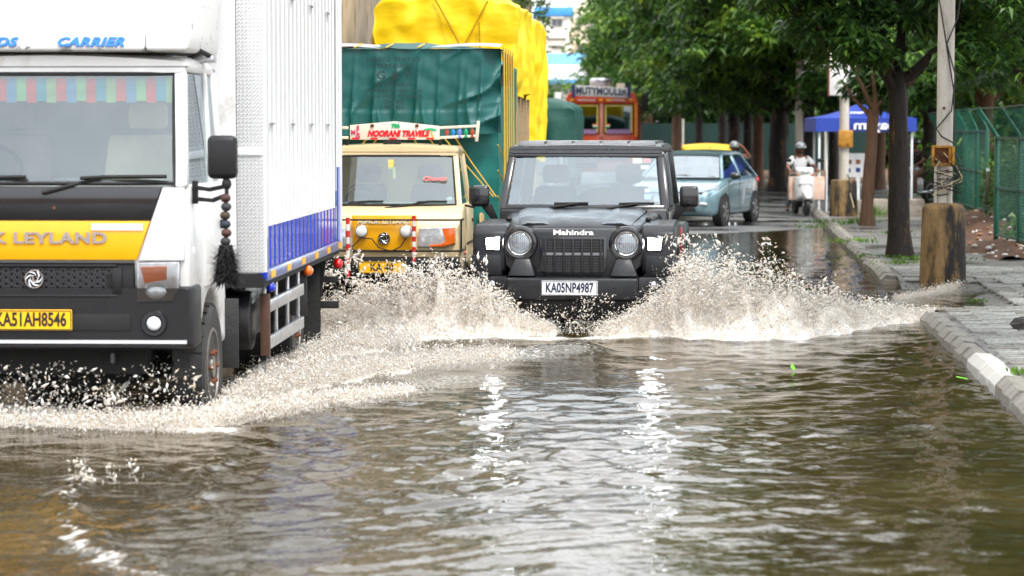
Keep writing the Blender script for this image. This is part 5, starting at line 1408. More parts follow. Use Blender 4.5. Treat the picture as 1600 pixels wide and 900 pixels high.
    for s in (-1, 1):
        MB().ball(f + Vector((s * .034, -.001, .012)), (.013, .008, .007), 8, 6).build('eye', HAIR, root)
        MB().ball(P['head'] + Vector((s * .088, .01, -.01)), (.014, .022, .03), 8, 6).build('ear', SKIN, root)
    MB().ball(P['chin'] + Vector((0, -.052, .0)), (.055, .035, .04), 10, 6, -1, .6).build('beard', HAIR, root)
    MB().ball(P['chin'] + Vector((0, -.082, .036)), (.024, .008, .006), 8, 4).build('mouth', M('lips', sc(110, 60, 52), .5), root)
    MB().tube([c + Vector((-.12, 0, -.05)), P['chin'] + Vector((-.04, -.05, -.03)), P['chin'] + Vector((.04, -.05, -.03)), c + Vector((.12, 0, -.05))], .007, 5).build('chin_strap', BLACK_MATT, hm)
    return root
SHIRT_W = M('shirt_white', (.72, .73, .74), .8, var=.06, scale=9, bump=.4, bscale=14)
HELM_G = M('helmet_grey', sc(120, 124, 126), .25, var=.1, coat=.5)

def scooter(root, col):
    wheel(root, (0, .26, .22), .22, .10, 1, .13, STEEL, 0, 18)
    wheel(root, (0, 1.48, .22), .22, .10, 1, .13, STEEL, 0, 18)
    MB().loft([rr(.06, .40, .46, .02, .02), rr(.095, .36, .55, .14, .04), rr(.10, .42, .58, .30, .04), rr(.08, .40, .52, .46, .03)]).build('front_mudguard', col, root, smooth=60)
    MB().loft([rr(.10, .42, .95, .36, .05, low=.07), rr(.20, .40, .92, .42, .06, low=.16), rr(.25, .36, .90, .50, .05, low=.22), rr(.24, .34, .88, .54, .04, low=.22)]).build('apron', col, root, smooth=60)
    MB().loft([rr(.08, .95, 1.02, .36, .03), rr(.20, .93, 1.10, .44, .05), rr(.22, .93, 1.12, .56, .05), rr(.12, .95, 1.08, .66, .04)]).build('handlebar_cowl', col, root, smooth=60)
    MB().ball((0, .37, 1.02), (.11, .05, .06), 14, 6, -.99, 0, 'y').build('headlight', LAMP_CLEAR, root)
    MB().bx(-.14, .14, .345, .355, .74, .82).build('number_plate', PLATE_WHITE, root)
    for s in (-1, 1):
        MB().prism([(s * .04, .60), (s * .15, .72), (s * .16, .70), (s * .06, .57)], 'y', .39, .405).build('trim_slash', BLACK_GLOSS, root)
        MB().cyl((s * .20, .55, 1.03), (s * .38, .58, 1.04), .018).build('grip', BLACK_PLASTIC, root)
        MB().tube([(s * .22, .52, 1.06), (s * .34, .50, 1.24)], .008).build('mirror_stem', BLACK_MATT, root)
        MB().ball((s * .37, .50, 1.28), (.075, .02, .05), 12, 6).build('mirror', BLACK_PLASTIC, root)
        MB().bar((s * .07, .26, .22), (s * .07, .40, .62), .03, .03).build('fork', STEEL, root)
        MB().ball((s * .16, .41, .95), (.04, .02, .02), 8, 5).build('indicator', LAMP_ORANGE, root)
    MB().bx(-.20, .20, .52, 1.0, .28, .34).build('footboard', BLACK_PLASTIC, root, bev=.02)
    MB().loft([rr(.16, .34, .70, .98, .05), rr(.20, .30, .76, 1.15, .06), rr(.19, .34, .76, 1.5, .06), rr(.10, .50, .74, 1.82, .05)]).build('rear_body', col, root, smooth=60)
    MB().loft([rr(.12, .74, .80, .95, .02), rr(.15, .74, .82, 1.2, .03), rr(.14, .75, .84, 1.7, .03)]).build('seat', SEAT_DARK, root, smooth=60)
    MB().bx(-.06, .06, .98, 1.5, .18, .36).build('engine', BLACK_MATT, root, bev=.02)
SCW = M('scooter_white', (.74, .75, .74), .25, var=.04, coat=.6)
pS = ground(1253, 337, road_z(54))
sc_loc = (pS.x + .12, pS.y - .2, road_z(pS.y) + .0)
S1 = thing('scooter', 'white scooter ridden towards the blue tent', 'scooter', sc_loc, .10)
scooter(S1, SCW); S1.scale = (.89, .89, .89)
r1 = rider('person', 'man in white shirt and grey helmet riding the white scooter', sc_loc, .10, dict(kl=(-.27, .72, .66), al=(-.34, .80, .14), tl=(-.36, .64, .09), hl=(-.33, .57, 1.05), wl=(-.33, .64, 1.07), hr=(.33, .58, 1.05), wr=(.33, .65, 1.07)), SHIRT_W, M('trouser_grey', sc(96, 94, 98), .9), HELM_G)
CART = M('carton_pink', sc(222, 188, 170), .8, var=.10, scale=6, dirt=(sc(176, 120, 86), .56, 4, .2))
ct = MB().bx(-.34, .50, .58, .72, .36, .90).build('carton', CART, bev=.012)
ct.scale = (.89, .89, .89); ct.location = sc_loc; ct.rotation_euler = (0, 0, .10)
tag(ct, 'wide pinkish brown carton carried across the scooter footboard', 'carton')
MB().bx(-.04, .04, .576, .579, .37, .91).build('tape', M('tape', sc(190, 150, 110), .4), ct)

# biker behind the hatchback, hand raised to the helmet
def motorcycle(root, col):
    wheel(root, (0, .30, .30), .30, .09, 1, .22, STEEL, 0, 18); wheel(root, (0, 1.62, .30), .30, .11, 1, .22, STEEL, 0, 18)
    MB().ball((0, .95, .86), (.14, .28, .14), 14, 8).build('tank', col, root)
    MB().loft([rr(.10, .74, .80, 1.1, .02), rr(.13, .74, .82, 1.3, .03), rr(.11, .78, .88, 1.85, .03)]).build('seat', SEAT_DARK, root, smooth=60)
    MB().bx(-.14, .14, .78, 1.15, .34, .66).build('engine', STEEL, root, bev=.03)
    MB().ball((0, .40, .90), (.10, .08, .10), 14, 8, -.99, .8, 'y').build('headlight', LAMP_CLEAR, root)
    MB().tube([(.34, .66, 1.02), (.18, .58, 1.02), (0, .52, .98), (-.18, .58, 1.02), (-.34, .66, 1.02)], .014).build('handlebar', BLACK_MATT, root)
    MB().loft([rr(.05, .60, .63, .05, .01), rr(.06, .64, .67, .3, .01), rr(.05, .58, .61, .52, .01)]).build('front_mudguard', col, root, smooth=60)
    MB().tube([(.12, .9, .3), (.16, 1.3, .3), (.18, 1.9, .42)], [.03, .04, .045]).build('exhaust', CHROME, root)
    for s in (-1, 1):
        MB().bar((s * .07, .30, .30), (s * .07, .52, .95), .035, .035).build('fork', CHROME, root)
        MB().ball((s * .16, .42, .84), .03, 8, 6).build('indicator', LAMP_ORANGE, root)
        MB().tube([(s * .2, .58, 1.02), (s * .32, .56, 1.22)], .008).build('mirror_stem', BLACK_MATT, root)
        MB().ball((s * .34, .55, 1.25), (.07, .02, .05), 10, 6).build('mirror', BLACK_PLASTIC, root)
    MB().bar((0, 1.3, .6), (0, 1.62, .3), .05, .04).bar((0, .6, .9), (0, 1.0, .35), .05, .04).build('frame', BLACK_MATT, root)
m2 = (at(1144, 230, 56).x, 56, road_z(56))
B1 = thing('motorcycle', 'motorcycle hidden behind the blue hatchback', 'motorcycle', m2, -.15)
motorcycle(B1, BLACK_GLOSS); B1.scale = (.89, .89, .89)
rider('person', 'motorcyclist in a grey helmet raising a hand behind the hatchback', m2, -.15, dict(er=(.40, .92, 1.30), wr=(.22, .86, 1.55), hr=(.16, .85, 1.60), sr=(.19, 1.0, 1.35)), M('shirt_tan', sc(160, 120, 90), .8), M('trouser_dark', sc(50, 50, 56), .9), HELM_G)
# parked motorcycle and its rider half behind the near tree trunk
m3 = (at(1396, 300, 58).x, 58, .12)
B2 = thing('motorcycle', 'black motorcycle half hidden behind the thick tree trunk', 'motorcycle', m3, -.75)
motorcycle(B2, M('moto_silver', (.3, .3, .32), .3, .6)); B2.scale = (.89, .89, .89)
rider('person', 'rider in dark clothes and black helmet behind the thick tree trunk', m3, -.75, {}, M('shirt_black', (.015, .015, .016), .9), M('trouser_brown', sc(120, 92, 78), .9), BLACK_GLOSS)

# ================================================================== poles, sign, tent, wall, fence
POLE = M('pole_paint', sc(196, 190, 180), .5, var=.1, scale=4, stretch=(2, 2, .6), dirt=[(sc(140, 128, 112), .54, 3, .2), (sc(110, 70, 44), .68, 8, .08)])
BASE = M('base_stained', sc(140, 112, 72), .8, var=.25, scale=6, bump=.7, bscale=25, stretch=(2.0, 2.0, .55), dirt=[(sc(186, 146, 84), .56, 3.4, .1), (sc(28, 24, 20), .44, 1.7, .12), (sc(60, 50, 36), .58, 8, .1)])
BOXY = M('junction_rust', sc(176, 124, 40), .7, var=.25, scale=12, dirt=(sc(90, 56, 28), .5, 10, .15))
WIRE = M('wire_black', (.012, .012, .012), .5)
pp = ground(1473, 437, .098)
Pl = thing('lamp_post', 'grey steel post set in a stained concrete drum beside the near tree', 'post', (pp.x, pp.y, .06), 0)
rb = []
for z, r, tw in ((-.15, .262, 0), (.02, .262, 0), (.45, .252, 0), (.84, .243, 0), (.885, .225, 0), (.91, .15, 0)):
    rb.append([(r * (1 + .012 * noise.noise((math.cos(a) * 3, math.sin(a) * 3, z * 4))) * math.cos(a), r * math.sin(a), z) for a in np.linspace(0, 2 * PI, 28, endpoint=False)])
MB().loft(rb).build('base_drum', BASE, Pl, smooth=50)
MB().tube([(0, 0, .85), (.01, 0, 2.5), (.03, 0, 6.5)], [.088, .096, .085], 20).build('pole', POLE, Pl)
MB().tube([(-.10, -.05, .86), (-.10, -.05, 1.35)], .02).build('conduit', POLE, Pl)
MB().tube([(.06, -.10, .86), (.06, -.10, 1.3)], .025).build('conduit', POLE, Pl)
jb = empty_part('junction_box', Pl)
mb = MB().bx(-.16, .06, -.15, -.145 + .04, 1.33, 1.36).bx(-.16, .06, -.15, -.105, 1.53, 1.56).bx(-.16, -.13, -.15, -.105, 1.361, 1.529).bx(.03, .06, -.15, -.105, 1.361, 1.529)
mb.build('box_frame', BOXY, jb, bev=.004)
MB().bx(-.155, .055, -.105, -.09, 1.335, 1.555).build('box_back', RUST, jb)
MB().bx(.062, .09, -.19, -.10, 1.34, 1.55).build('box_door', BOXY, jb, bev=.004)
random.seed(5)
for k in range(9):
    x0, z0 = random.uniform(-.14, .04), random.uniform(1.36, 1.52)
    pts = [(x0, -.14, z0)]
    for j in range(4): pts.append((random.uniform(-.2, .2), random.uniform(-.22, -.13), 1.30 - j * .09 + random.uniform(-.05, .05)))
    MB().tube(pts, .006, 5).build('wire', WIRE if k % 3 else M('wire_beige', sc(200, 180, 140), .6), Pl)
for k in range(4):
    MB().tube([(.105 * math.cos(a), .105 * math.sin(a), .95 + k * .09 + .012 * a) for a in np.linspace(0, 5.8, 16)], .007, 5).build('wire', WIRE, Pl)
MB().tube([(.25, -.2, 4.2), (.12, -.12, 3.0), (.0, -.105, 2.7), (.10, -.11, 2.35), (.06, -.11, 1.95), (-.11, -.11, 1.75), (-.05, -.13, 1.66), (.1, -.12, 1.58)], .009, 5).build('wire', WIRE, Pl)
MB().tube([(-.06, -.10, 4.5), (-.09, -.10, 3.2), (.08, -.11, 2.2), (.10, -.10, 1.6)], .008, 5).build('wire', WIRE, Pl)
MB().tube([(.10, -.08, 1.5), (.16, -.16, 1.38), (.12, -.18, 1.22), (.22, -.16, 1.15), (.10, -.14, 1.08)], .007, 5).build('wire', WIRE, Pl)
MB().cyl((-.02, -.098, 1.98), (-.02, -.08, 1.98), .018).build('bolt_hole', RUST, Pl)

p2 = ground(1318, 337, .11)
P2 = thing('sign_post', 'pale post in a square concrete block in front of the blue tent', 'post', (p2.x, p2.y, .08), .12)
MB().hexa([(-.24, -.24, -.2), (.24, -.24, -.2), (.24, .24, -.2), (-.24, .24, -.2), (-.215, -.215, .74), (.215, -.215, .74), (.215, .215, .74), (-.215, .215, .74)]).build('base_block', BASE, P2, bev=.03)
MB().tube([(0, 0, .7), (.0, 0, 4.2)], [.10, .09], 16).build('pole', POLE, P2)
MB().bx(-.15, .14, -.16, -.08, 1.38, 1.72).build('junction_box', BOXY, P2, bev=.015)
MB().tube([(.03, -.11, .8), (.06, -.2, .55), (.14, -.26, .2)], .012).build('wire', M('wire_beige', sc(200, 180, 140), .6), P2)
MB().tube([(.05, -.11, .85), (.10, -.2, .6), (.2, -.25, .3)], .012).build('wire', WIRE, P2)
sb = at(1317, 103, p2.y - .15)
Sb = thing('hoarding', 'white board with a brown edge high on the pale post', 'board', (sb.x, sb.y, sb.z), .12)
MB().bx(-.27, .27, -.02, .02, -.58, .58).build('board', M('board_white', (.8, .8, .8), .5, var=.02), Sb, bev=.006)
for x in (-.285, .285): MB().bx(x - .014, x + .014, -.025, .025, -.6, .6).build('edge', RUST, Sb)

# blue canopy tent
tl_ = ground(1283, 334, .08)
TX0, TY0 = tl_.x, tl_.y + .4
Tn = thing('canopy_tent', 'blue pop-up canopy tent with white lettering on white legs', 'tent', (TX0, TY0, .1), .0)
Tn.scale = (1, 1, 1.085)
TBL = M('tent_blue', sc(34, 62, 160), .6, var=.08, scale=3, bump=.2, bscale=6)
w = 1.92
WL = M('tent_leg_white', (.75, .77, .8), .4)
for x, y in ((0, 0), (w, 0), (.12, w), (w, w)):
    MB().bx(x - .022, x + .022, y - .022, y + .022, -.1, 1.78).build('leg', WL, Tn, bev=.005)
    MB().bx(x - .06, x + .06, y - .06, y + .06, -.1, -.085).build('foot', WL, Tn)
MB().bx(.17, .20, .20, .23, -.1, 1.7).build('leg', WL, Tn)
ze, zp = 1.66, 2.10
cc = (w / 2, w / 2, zp)
mb = MB()
for k in range(4):
    a = [(-.08, -.08), (w + .08, -.08), (w + .08, w + .08), (-.08, w + .08)][k]; b = [(-.08, -.08), (w + .08, -.08), (w + .08, w + .08), (-.08, w + .08)][(k + 1) % 4]
    mb.grid(lambda u, v: (a[0] + (b[0] - a[0]) * u + (cc[0] - a[0] - (b[0] - a[0]) * u) * v, a[1] + (b[1] - a[1]) * u + (cc[1] - a[1] - (b[1] - a[1]) * u) * v, 1.80 + (zp - 1.80) * v - .05 * math.sin(PI * v)), 6, 5)
mb.build('canopy', TBL, Tn, smooth=40)
mb = MB()
for a, b in (((-.085, -.085), (w + .085, -.085)), ((w + .085, -.085), (w + .085, w + .085)), ((w + .085, w + .085), (-.085, w + .085)), ((-.085, w + .085), (-.085, -.085))):
    mb.grid(lambda u, v: (a[0] + (b[0] - a[0]) * u, a[1] + (b[1] - a[1]) * u - .02 * math.sin(u * 14) * v * (a[1] == b[1]), 1.80 - .26 * v), 16, 3)
mb.build('valance', TBL, Tn, smooth=60)
text('valance_lettering', 'paytm', .24, PRINT_WHITE, Tn, (1.13, -.115, 1.66), ext=.002, off=.008, sx=-1.5)
text('roof_lettering', 'paytm', .20, PRINT_WHITE, Tn, (.95, .20, 1.905), rot=(R(17), 0, 0), ext=.002, off=.006, sx=-1.2)
MB().tube([(0, 0, 1.75), (w / 2, 0, 1.55), (w, 0, 1.75)], .012).build('scissor_bar', WL, Tn)

ib = at(1333, 264, TY0 + .4)
Ib = thing('notice_board', 'white notice board with small dark pictures under the tent', 'board', (ib.x, ib.y, .1), 0)
MB().bx(-.24, .28, -.015, .015, .72, 1.22).build('panel', PRINT_WHITE, Ib, bev=.005)
MB().bx(-.28, -.255, -.02, .02, .0, 1.28).build('post', WL, Ib)
MB().bx(.06, .14, -.02, .02, .0, .719).build('post', WL, Ib)
for x, z, c in ((-.08, 1.04, sc(110, 70, 50)), (.10, 1.04, sc(150, 84, 50)), (-.1, .86, sc(40, 60, 130)), (.10, .87, sc(40, 70, 150))):
    MB().bx(x - .045, x + .045, -.02, -.0155, z - .045, z + .045).build('picture', M('pic_%d' % int(c[0] * 9999), c, .6), Ib)

lw0, lw1 = at(1332, 330, 50.6), at(1446, 330, 50.6)
Lw = thing('low_wall', 'low weathered concrete wall behind the tree trunks', 'wall', (0, 0, 0))
for k in range(4):
    x0 = lw0.x + (lw1.x - lw0.x) * k / 4; x1 = lw0.x + (lw1.x - lw0.x) * (k + 1) / 4 - .02
    MB().bx(x0, x1, 50.6, 50.95, -.05, .42 + .02 * (k % 2)).build('block', CONCRETE, Lw, bev=.03)

# green mesh fence
GREEN = M('fence_green', sc(8, 84, 66), .45, var=.12, scale=5, coat=.2, dirt=(sc(60, 60, 40), .66, 6, .12))
MESHG = M('fence_mesh', sc(30, 96, 80), .5)
Fe = thing('mesh_fence', 'dark green steel mesh fence with outward leaning top beside the footpath', 'fence', (0, 0, 0))
def fp(px, py): v = ground(px, py, .10); return (v.x, v.y)
posts = [(6.55, 29.0), (6.62, 31.4), fp(1592, 394), fp(1556, 386)]
far = [fp(1541, 342), fp(1525, 339), fp(1508, 333), fp(1493, 327), fp(1479, 321), fp(1462, 312)]
def run(ps, h, lean):
    for (x, y) in ps:
        MB().bx(x - .035, x + .035, y - .035, y + .035, -.1, .1 + h).build('post', GREEN, Fe, bev=.006)
        MB().bar((x, y, .08 + h), (x + lean[0], y + lean[1], .1 + h + .40), .05, .05).build('outrigger', GREEN, Fe, bev=.006)
    for (a, b) in zip(ps, ps[1:]):
        for z in (.28, .10 + h * .53, .06 + h):
            MB().bar((*a, z), (*b, z), .04, .04).build('rail', GREEN, Fe)
        MB().bar((a[0] + lean[0], a[1] + lean[1], .1 + h + .39), (b[0] + lean[0], b[1] + lean[1], .1 + h + .39), .025, .025).build('rail', GREEN, Fe)
        mb = MB()
        A, B = Vector((*a, .30)), Vector((*b, .30)); LL = (B - A).length; d = (B - A) / LL
        hh = h - .22; st = .085
        n = int((LL + hh) / st)
        for k in range(n):
            s0 = -hh + k * st
            for sgn in (1, -1):
                t0, t1 = max(0, -s0), min(hh, LL - s0)
                if t1 <= t0: continue
                p0 = A + d * ((s0 + t0) if sgn > 0 else LL - s0 - t0) + Vector((0, 0, t0)); p1 = A + d * ((s0 + t1) if sgn > 0 else LL - s0 - t1) + Vector((0, 0, t1))
                mb.tube([p0, p1], .0026, 3, False)
        nl = int(LL / .09)
        for k in range(nl):
            q = A + d * (LL * k / nl); u = Vector((lean[0], lean[1], .38))
            mb.tube([q + Vector((0, 0, hh)), q + Vector((0, 0, hh)) + u], .0026, 3, False)
        mb.build('mesh_panel', MESHG, Fe, smooth=0)
run(posts, 1.62, (-.26, .12)); run(far, 1.72, (-.18, .10))
MB().bar((*far[0], .3), (posts[3][0] + .15, posts[3][1] + 1.5, 1.2), .05, .05).build('brace', M('brace_grey', sc(150, 160, 160), .4), Fe)

# thrown-up earth and rubbish along the foot of the fence
rubm = M('red_earth', sc(88, 62, 46), .95, var=.35, scale=5, bump=.6, bscale=20, dirt=(sc(70, 50, 34), .5, 7, .2))
mb = MB()
def heap(u, v):
    y = 33.5 + 17 * v
    xb = np.interp(y, [33.5, 36, 41, 46, 50.5], [6.35, 6.45, 7.2, 7.9, 8.35])
    x = xb + 1.8 * u - .1
    e = math.sin(PI * min(1, u * 1.15 + .02)) ** .7
    return (x, y, .06 + e * (.13 + .16 * noise.noise((x * 1.4, y * 1.1, 2)) + .07 * noise.noise((x * 5, y * 4, 7))))
mb.grid(heap, 24, 120)
tag(mb.build('earth_bank', rubm, smooth=60), 'loose red earth heaped along the foot of the fence', kind='structure')
RC = [M('rubble_%d' % i, c, .8, var=.2) for i, c in enumerate((sc(190, 180, 165), sc(140, 96, 70), sc(210, 210, 210)))]
rv = []
mbs = [MB() for _ in RC]
for k in range(90):
    v = random.random() ** 1.5; u = random.uniform(.0, .5)
    p = Vector(heap(u, v)); r_ = random.uniform(.015, .05)
    mbs[k % 3].ball(p + Vector((0, 0, r_ * .4)), (r_ * random.uniform(.7, 1.6), r_, r_ * .6), 6, 4)
for i, b_ in enumerate(mbs):
    tag(b_.build('rubble', RC[i], smooth=0), ('pale', 'brown', 'white')[i] + ' stones and scraps scattered on the red earth', kind='stuff')
Rk = MB().ball((0, 0, 0), (.10, .07, .065), 7, 5).build('stone', M('stone_dark', sc(60, 58, 54), .8, var=.3, bump=.5, bscale=20), smooth=0)
for v in Rk.data.vertices: v.co += noise.noise_vector(v.co * 20) * .03
q = ground(1597, 512, .13); Rk.location = (q.x, q.y, .16); tag(Rk, 'dark angular lump of stone on the near paving', 'stone')
Bg = MB().ball((0, 0, 0), (.12, .10, .035), 10, 5).build('plastic_plate', PRINT_WHITE); q = ground(1602, 402, .12); Bg.location = (q.x, q.y, .15); tag(Bg, 'white plastic litter on the footpath by the fence post', 'litter')

# ================================================================== trees and plants
def leaf_mat(name, dark, mid, bright, rough=.38, tscale=.8):
    m, N, L, p = nodes_of(name)
    g = N.new('ShaderNodeNewGeometry'); tc = N.new('ShaderNodeTexCoord')
    no = N.new('ShaderNodeTexNoise'); no.inputs['Scale'].default_value = tscale; no.inputs['Detail'].default_value = 2
    L.new(tc.outputs['Object'], no.inputs['Vector'])
    ad = N.new('ShaderNodeMath'); ad.operation = 'MULTIPLY_ADD'; ad.inputs[1].default_value = .42
    L.new(g.outputs['Random Per Island'], ad.inputs[0]); L.new(no.outputs['Fac'], ad.inputs[2])
    rp = N.new('ShaderNodeValToRGB'); e = rp.color_ramp.elements
    e[0].position, e[1].position = .45, 1.0
    e[0].color = (*dark, 1); e[1].color = (*bright, 1)
    k = e.new(.74); k.color = (*mid, 1)
    L.new(ad.outputs[0], rp.inputs[0])
    L.new(rp.outputs[0], p.inputs['Base Color']); p.inputs['Roughness'].default_value = rough
    tr = N.new('ShaderNodeBsdfTranslucent'); mx_ = N.new('ShaderNodeMixShader'); mx_.inputs[0].default_value = .42
    L.new(rp.outputs[0], tr.inputs[0]); L.new(p.outputs[0], mx_.inputs[1]); L.new(tr.outputs[0], mx_.inputs[2])
    L.new(mx_.outputs[0], N['Material Output'].inputs[0])
    return m
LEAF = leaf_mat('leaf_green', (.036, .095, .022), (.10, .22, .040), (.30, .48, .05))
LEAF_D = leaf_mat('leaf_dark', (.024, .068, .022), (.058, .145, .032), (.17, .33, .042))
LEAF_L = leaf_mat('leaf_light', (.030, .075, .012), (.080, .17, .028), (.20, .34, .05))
BARK = M('bark_wet', sc(36, 28, 23), .7, var=.5, scale=7, stretch=(4, 4, .7), bump=1.0, bscale=14, dirt=[(sc(112, 78, 48), .57, 1.6, .06), (sc(14, 12, 10), .55, 3, .1)])
BARK_B = M('bark_brown', sc(98, 72, 54), .8, var=.3, scale=4, stretch=(3, 3, .6), bump=.6, bscale=18)
def whorls(C, L, W, per, rng, tilt=.35, droop=.35):
    """per leaves radiating from each centre C; every leaf is a folded blade of four points"""
    n = len(C)
    az = (rng.uniform(0, 2 * PI, (n, 1)) + np.arange(per)[None] * 2 * PI / per + rng.normal(0, .25, (n, per)))
    el = rng.normal(.05, tilt, (n, per))
    d = np.stack([np.cos(az) * np.cos(el), np.sin(az) * np.cos(el), np.sin(el)], -1)
    s = np.stack([-np.sin(az), np.cos(az), np.zeros_like(az)], -1)
    s[..., 2] += rng.normal(0, .35, (n, per))
    gs = rng.uniform(.65, 1.3, (n, 1, 1)); LL = L * gs * rng.uniform(.6, 1.2, (n, per, 1)); WW = W * gs * rng.uniform(.6, 1.3, (n, per, 1))
    c = C[:, None, :] + rng.normal(0, L * .15, (n, per, 3))
    base = c
    mid = c + d * LL * .5 + np.array([0, 0, 1]) * LL * .06
    tip = c + d * LL - np.array([0, 0, 1]) * LL * droop
    V = np.stack([base, mid - s * WW, tip, mid + s * WW], 2).reshape(-1, 3)
    F = np.arange(len(V)).reshape(-1, 4)
    return V, F
def limb(mb, p, d, length, r0, r1, rng, segs=5, wob=.18, lift=.1):
    pts = [Vector(p)]; d = Vector(d).normalized()
    for k in range(segs):
        d = (d + Vector(rng.normal(0, wob, 3)) + Vector((0, 0, lift))).normalized()
        pts.append(pts[-1] + d * length / segs)
    mb.tube(pts, list(np.linspace(r0, r1, segs + 1)), 7)
    return pts
def tree(name, label, loc, H, r_trunk, crown_r, crown_z, L, n_clump, per_clump, seed, leafm=LEAF, bark=BARK, group=None, lean=(0, 0), flat=.45, W=None, per=6, limb_n=6, clump_r=.6, off=(0, 0)):
    """trunk forks into limbs; leaf whorls sit in flattened clumps at the limb ends and through the crown"""
    rng = np.random.default_rng(seed)
    root = thing(name, label, 'tree', loc, 0, group)
    mb = MB()
    fork = crown_z * .92
    tp = []; tr_ = []
    for k in range(17):
        t = k / 16; z = -.3 + (fork + .3) * t
        tp.append(Vector((lean[0] * t * t + .05 * r_trunk * math.sin(t * 9 + seed), lean[1] * t * t + .05 * r_trunk * math.cos(t * 7), z)))
        tr_.append(r_trunk * (.84 + .16 * (1 - t) + .45 * math.exp(-max(0, z) * 5)))
    mb.tube(tp, tr_, 20)
    tips = []
    for k in range(limb_n):
        a = 2 * PI * (k + rng.uniform(-.3, .3)) / limb_n
        up = rng.uniform(.5, 1.4)
        ln = (crown_r * rng.uniform(.7, 1.0)) * math.sqrt(1 + up * up * .6)
        pts = limb(mb, tp[-1] - Vector((0, 0, rng.uniform(0, .3))), (math.cos(a), math.sin(a), up), ln, r_trunk * .5, r_trunk * .12, rng)
        tips += pts[2:]
        for q in pts[2:]:
            a2 = rng.uniform(0, 2 * PI)
            p2 = limb(mb, q, (math.cos(a2), math.sin(a2), rng.uniform(-.1, .8)), crown_r * rng.uniform(.3, .55), r_trunk * .14, r_trunk * .04, rng, 3)
            tips += p2[1:]
    trunk = mb.build('trunk', bark, root, smooth=60)
    for v in trunk.data.vertices:
        v.co += noise.noise_vector(v.co * 3.5) * r_trunk * .10 + noise.noise_vector(Vector((v.co.x * 16, v.co.y * 16, v.co.z * 3))) * r_trunk * .11
    cen = []
    for k in range(n_clump):
        if k < len(tips) and rng.random() < .75: c = np.array(tips[k % len(tips)])
        else:
            a = rng.uniform(0, 2 * PI); rr_ = crown_r * math.sqrt(rng.uniform(.12, 1)); h = rng.beta(1.4, 1.6)
            c = np.array([rr_ * math.cos(a) * (1 - .35 * h * h), rr_ * math.sin(a) * (1 - .35 * h * h), crown_z + (H - crown_z) * h])
            c[2] -= (rr_ / crown_r) ** 2 * .35
        c[0] += off[0]; c[1] += off[1]
        cen.append(c)
    allC = []
    for c in cen:
        q = rng.normal(0, 1, (per_clump, 3)); q /= np.linalg.norm(q, axis=1, keepdims=True)
        q *= rng.uniform(.45, 1, (per_clump, 1)) * clump_r * rng.uniform(.7, 1.25)
        q[:, 2] *= flat
        q[:, 2] -= (q[:, 0] ** 2 + q[:, 1] ** 2) / clump_r * .25
        allC.append(c + q)
    V, F = whorls(np.concatenate(allC), L, W or L * .17, per, rng)
    np_mesh('crown', V, F, leafm, root, False)
    return root
def ground_xy(px, Y): return (at(px, 300, Y).x, Y)
# nearest trees on the footpath
x, y = ground_xy(1406, 34.2)
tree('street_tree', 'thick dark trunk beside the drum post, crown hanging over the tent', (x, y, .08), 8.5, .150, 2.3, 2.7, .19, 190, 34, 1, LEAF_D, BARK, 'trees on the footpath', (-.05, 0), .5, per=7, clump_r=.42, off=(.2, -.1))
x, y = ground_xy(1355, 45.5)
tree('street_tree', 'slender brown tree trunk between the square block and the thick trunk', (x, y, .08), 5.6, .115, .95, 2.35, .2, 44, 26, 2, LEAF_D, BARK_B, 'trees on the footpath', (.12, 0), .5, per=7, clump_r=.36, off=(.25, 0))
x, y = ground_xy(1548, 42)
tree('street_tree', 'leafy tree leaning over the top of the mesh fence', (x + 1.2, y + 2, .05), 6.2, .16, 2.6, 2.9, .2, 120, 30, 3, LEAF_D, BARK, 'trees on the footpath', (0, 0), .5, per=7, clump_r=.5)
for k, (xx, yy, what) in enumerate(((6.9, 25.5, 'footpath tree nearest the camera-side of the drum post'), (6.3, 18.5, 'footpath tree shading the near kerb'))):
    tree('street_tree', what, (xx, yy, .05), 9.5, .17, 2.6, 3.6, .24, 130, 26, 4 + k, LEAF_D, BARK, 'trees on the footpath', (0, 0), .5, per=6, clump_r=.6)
# the avenue: each trunk its own tree
row = [(1057, 100, 13.5, .20, 3.8, 3.0, 'brown trunk right of the orange lorry, first of the avenue'), (1092, 94, 13.5, .16, 3.6, 2.9, 'thin trunk second along the avenue past the orange lorry'),
       (1128, 92, 14.5, .17, 3.8, 2.8, 'slim dark trunk above the rickshaw roof'), (1146, 86, 14.5, .24, 3.8, 2.7, 'dark trunk right above the helmeted motorcyclist'), (1168, 84, 7.4, .15, 2.6, 2.7, 'brown thin trunk just beside the raised hand'),
       (1184, 82, 7.8, .22, 3.0, 2.6, 'dark trunk between the motorcyclist and the thickest avenue trunk'), (1217, 76, 8.4, .44, 3.4, 2.7, 'thickest dark trunk left of the scooter rider'),
       (1263, 72, 7.4, .13, 2.6, 2.5, 'narrow forked trunk right behind the scooter rider'), (1302, 80, 7.8, .2, 3.2, 2.6, 'shaded tree behind the canopy tent'), (1372, 74, 7.8, .2, 3.2, 2.6, 'shaded tree above the right half of the tent'),
       (1452, 70, 8.0, .22, 3.4, 2.7, 'broad tree behind the drum post'), (1540, 64, 7.6, .22, 3.2, 2.7, 'bright green tree over the mesh fence'), (1630, 56, 7.4, .2, 3.0, 2.6, 'tree at the edge of view behind the fence')]
proto = []
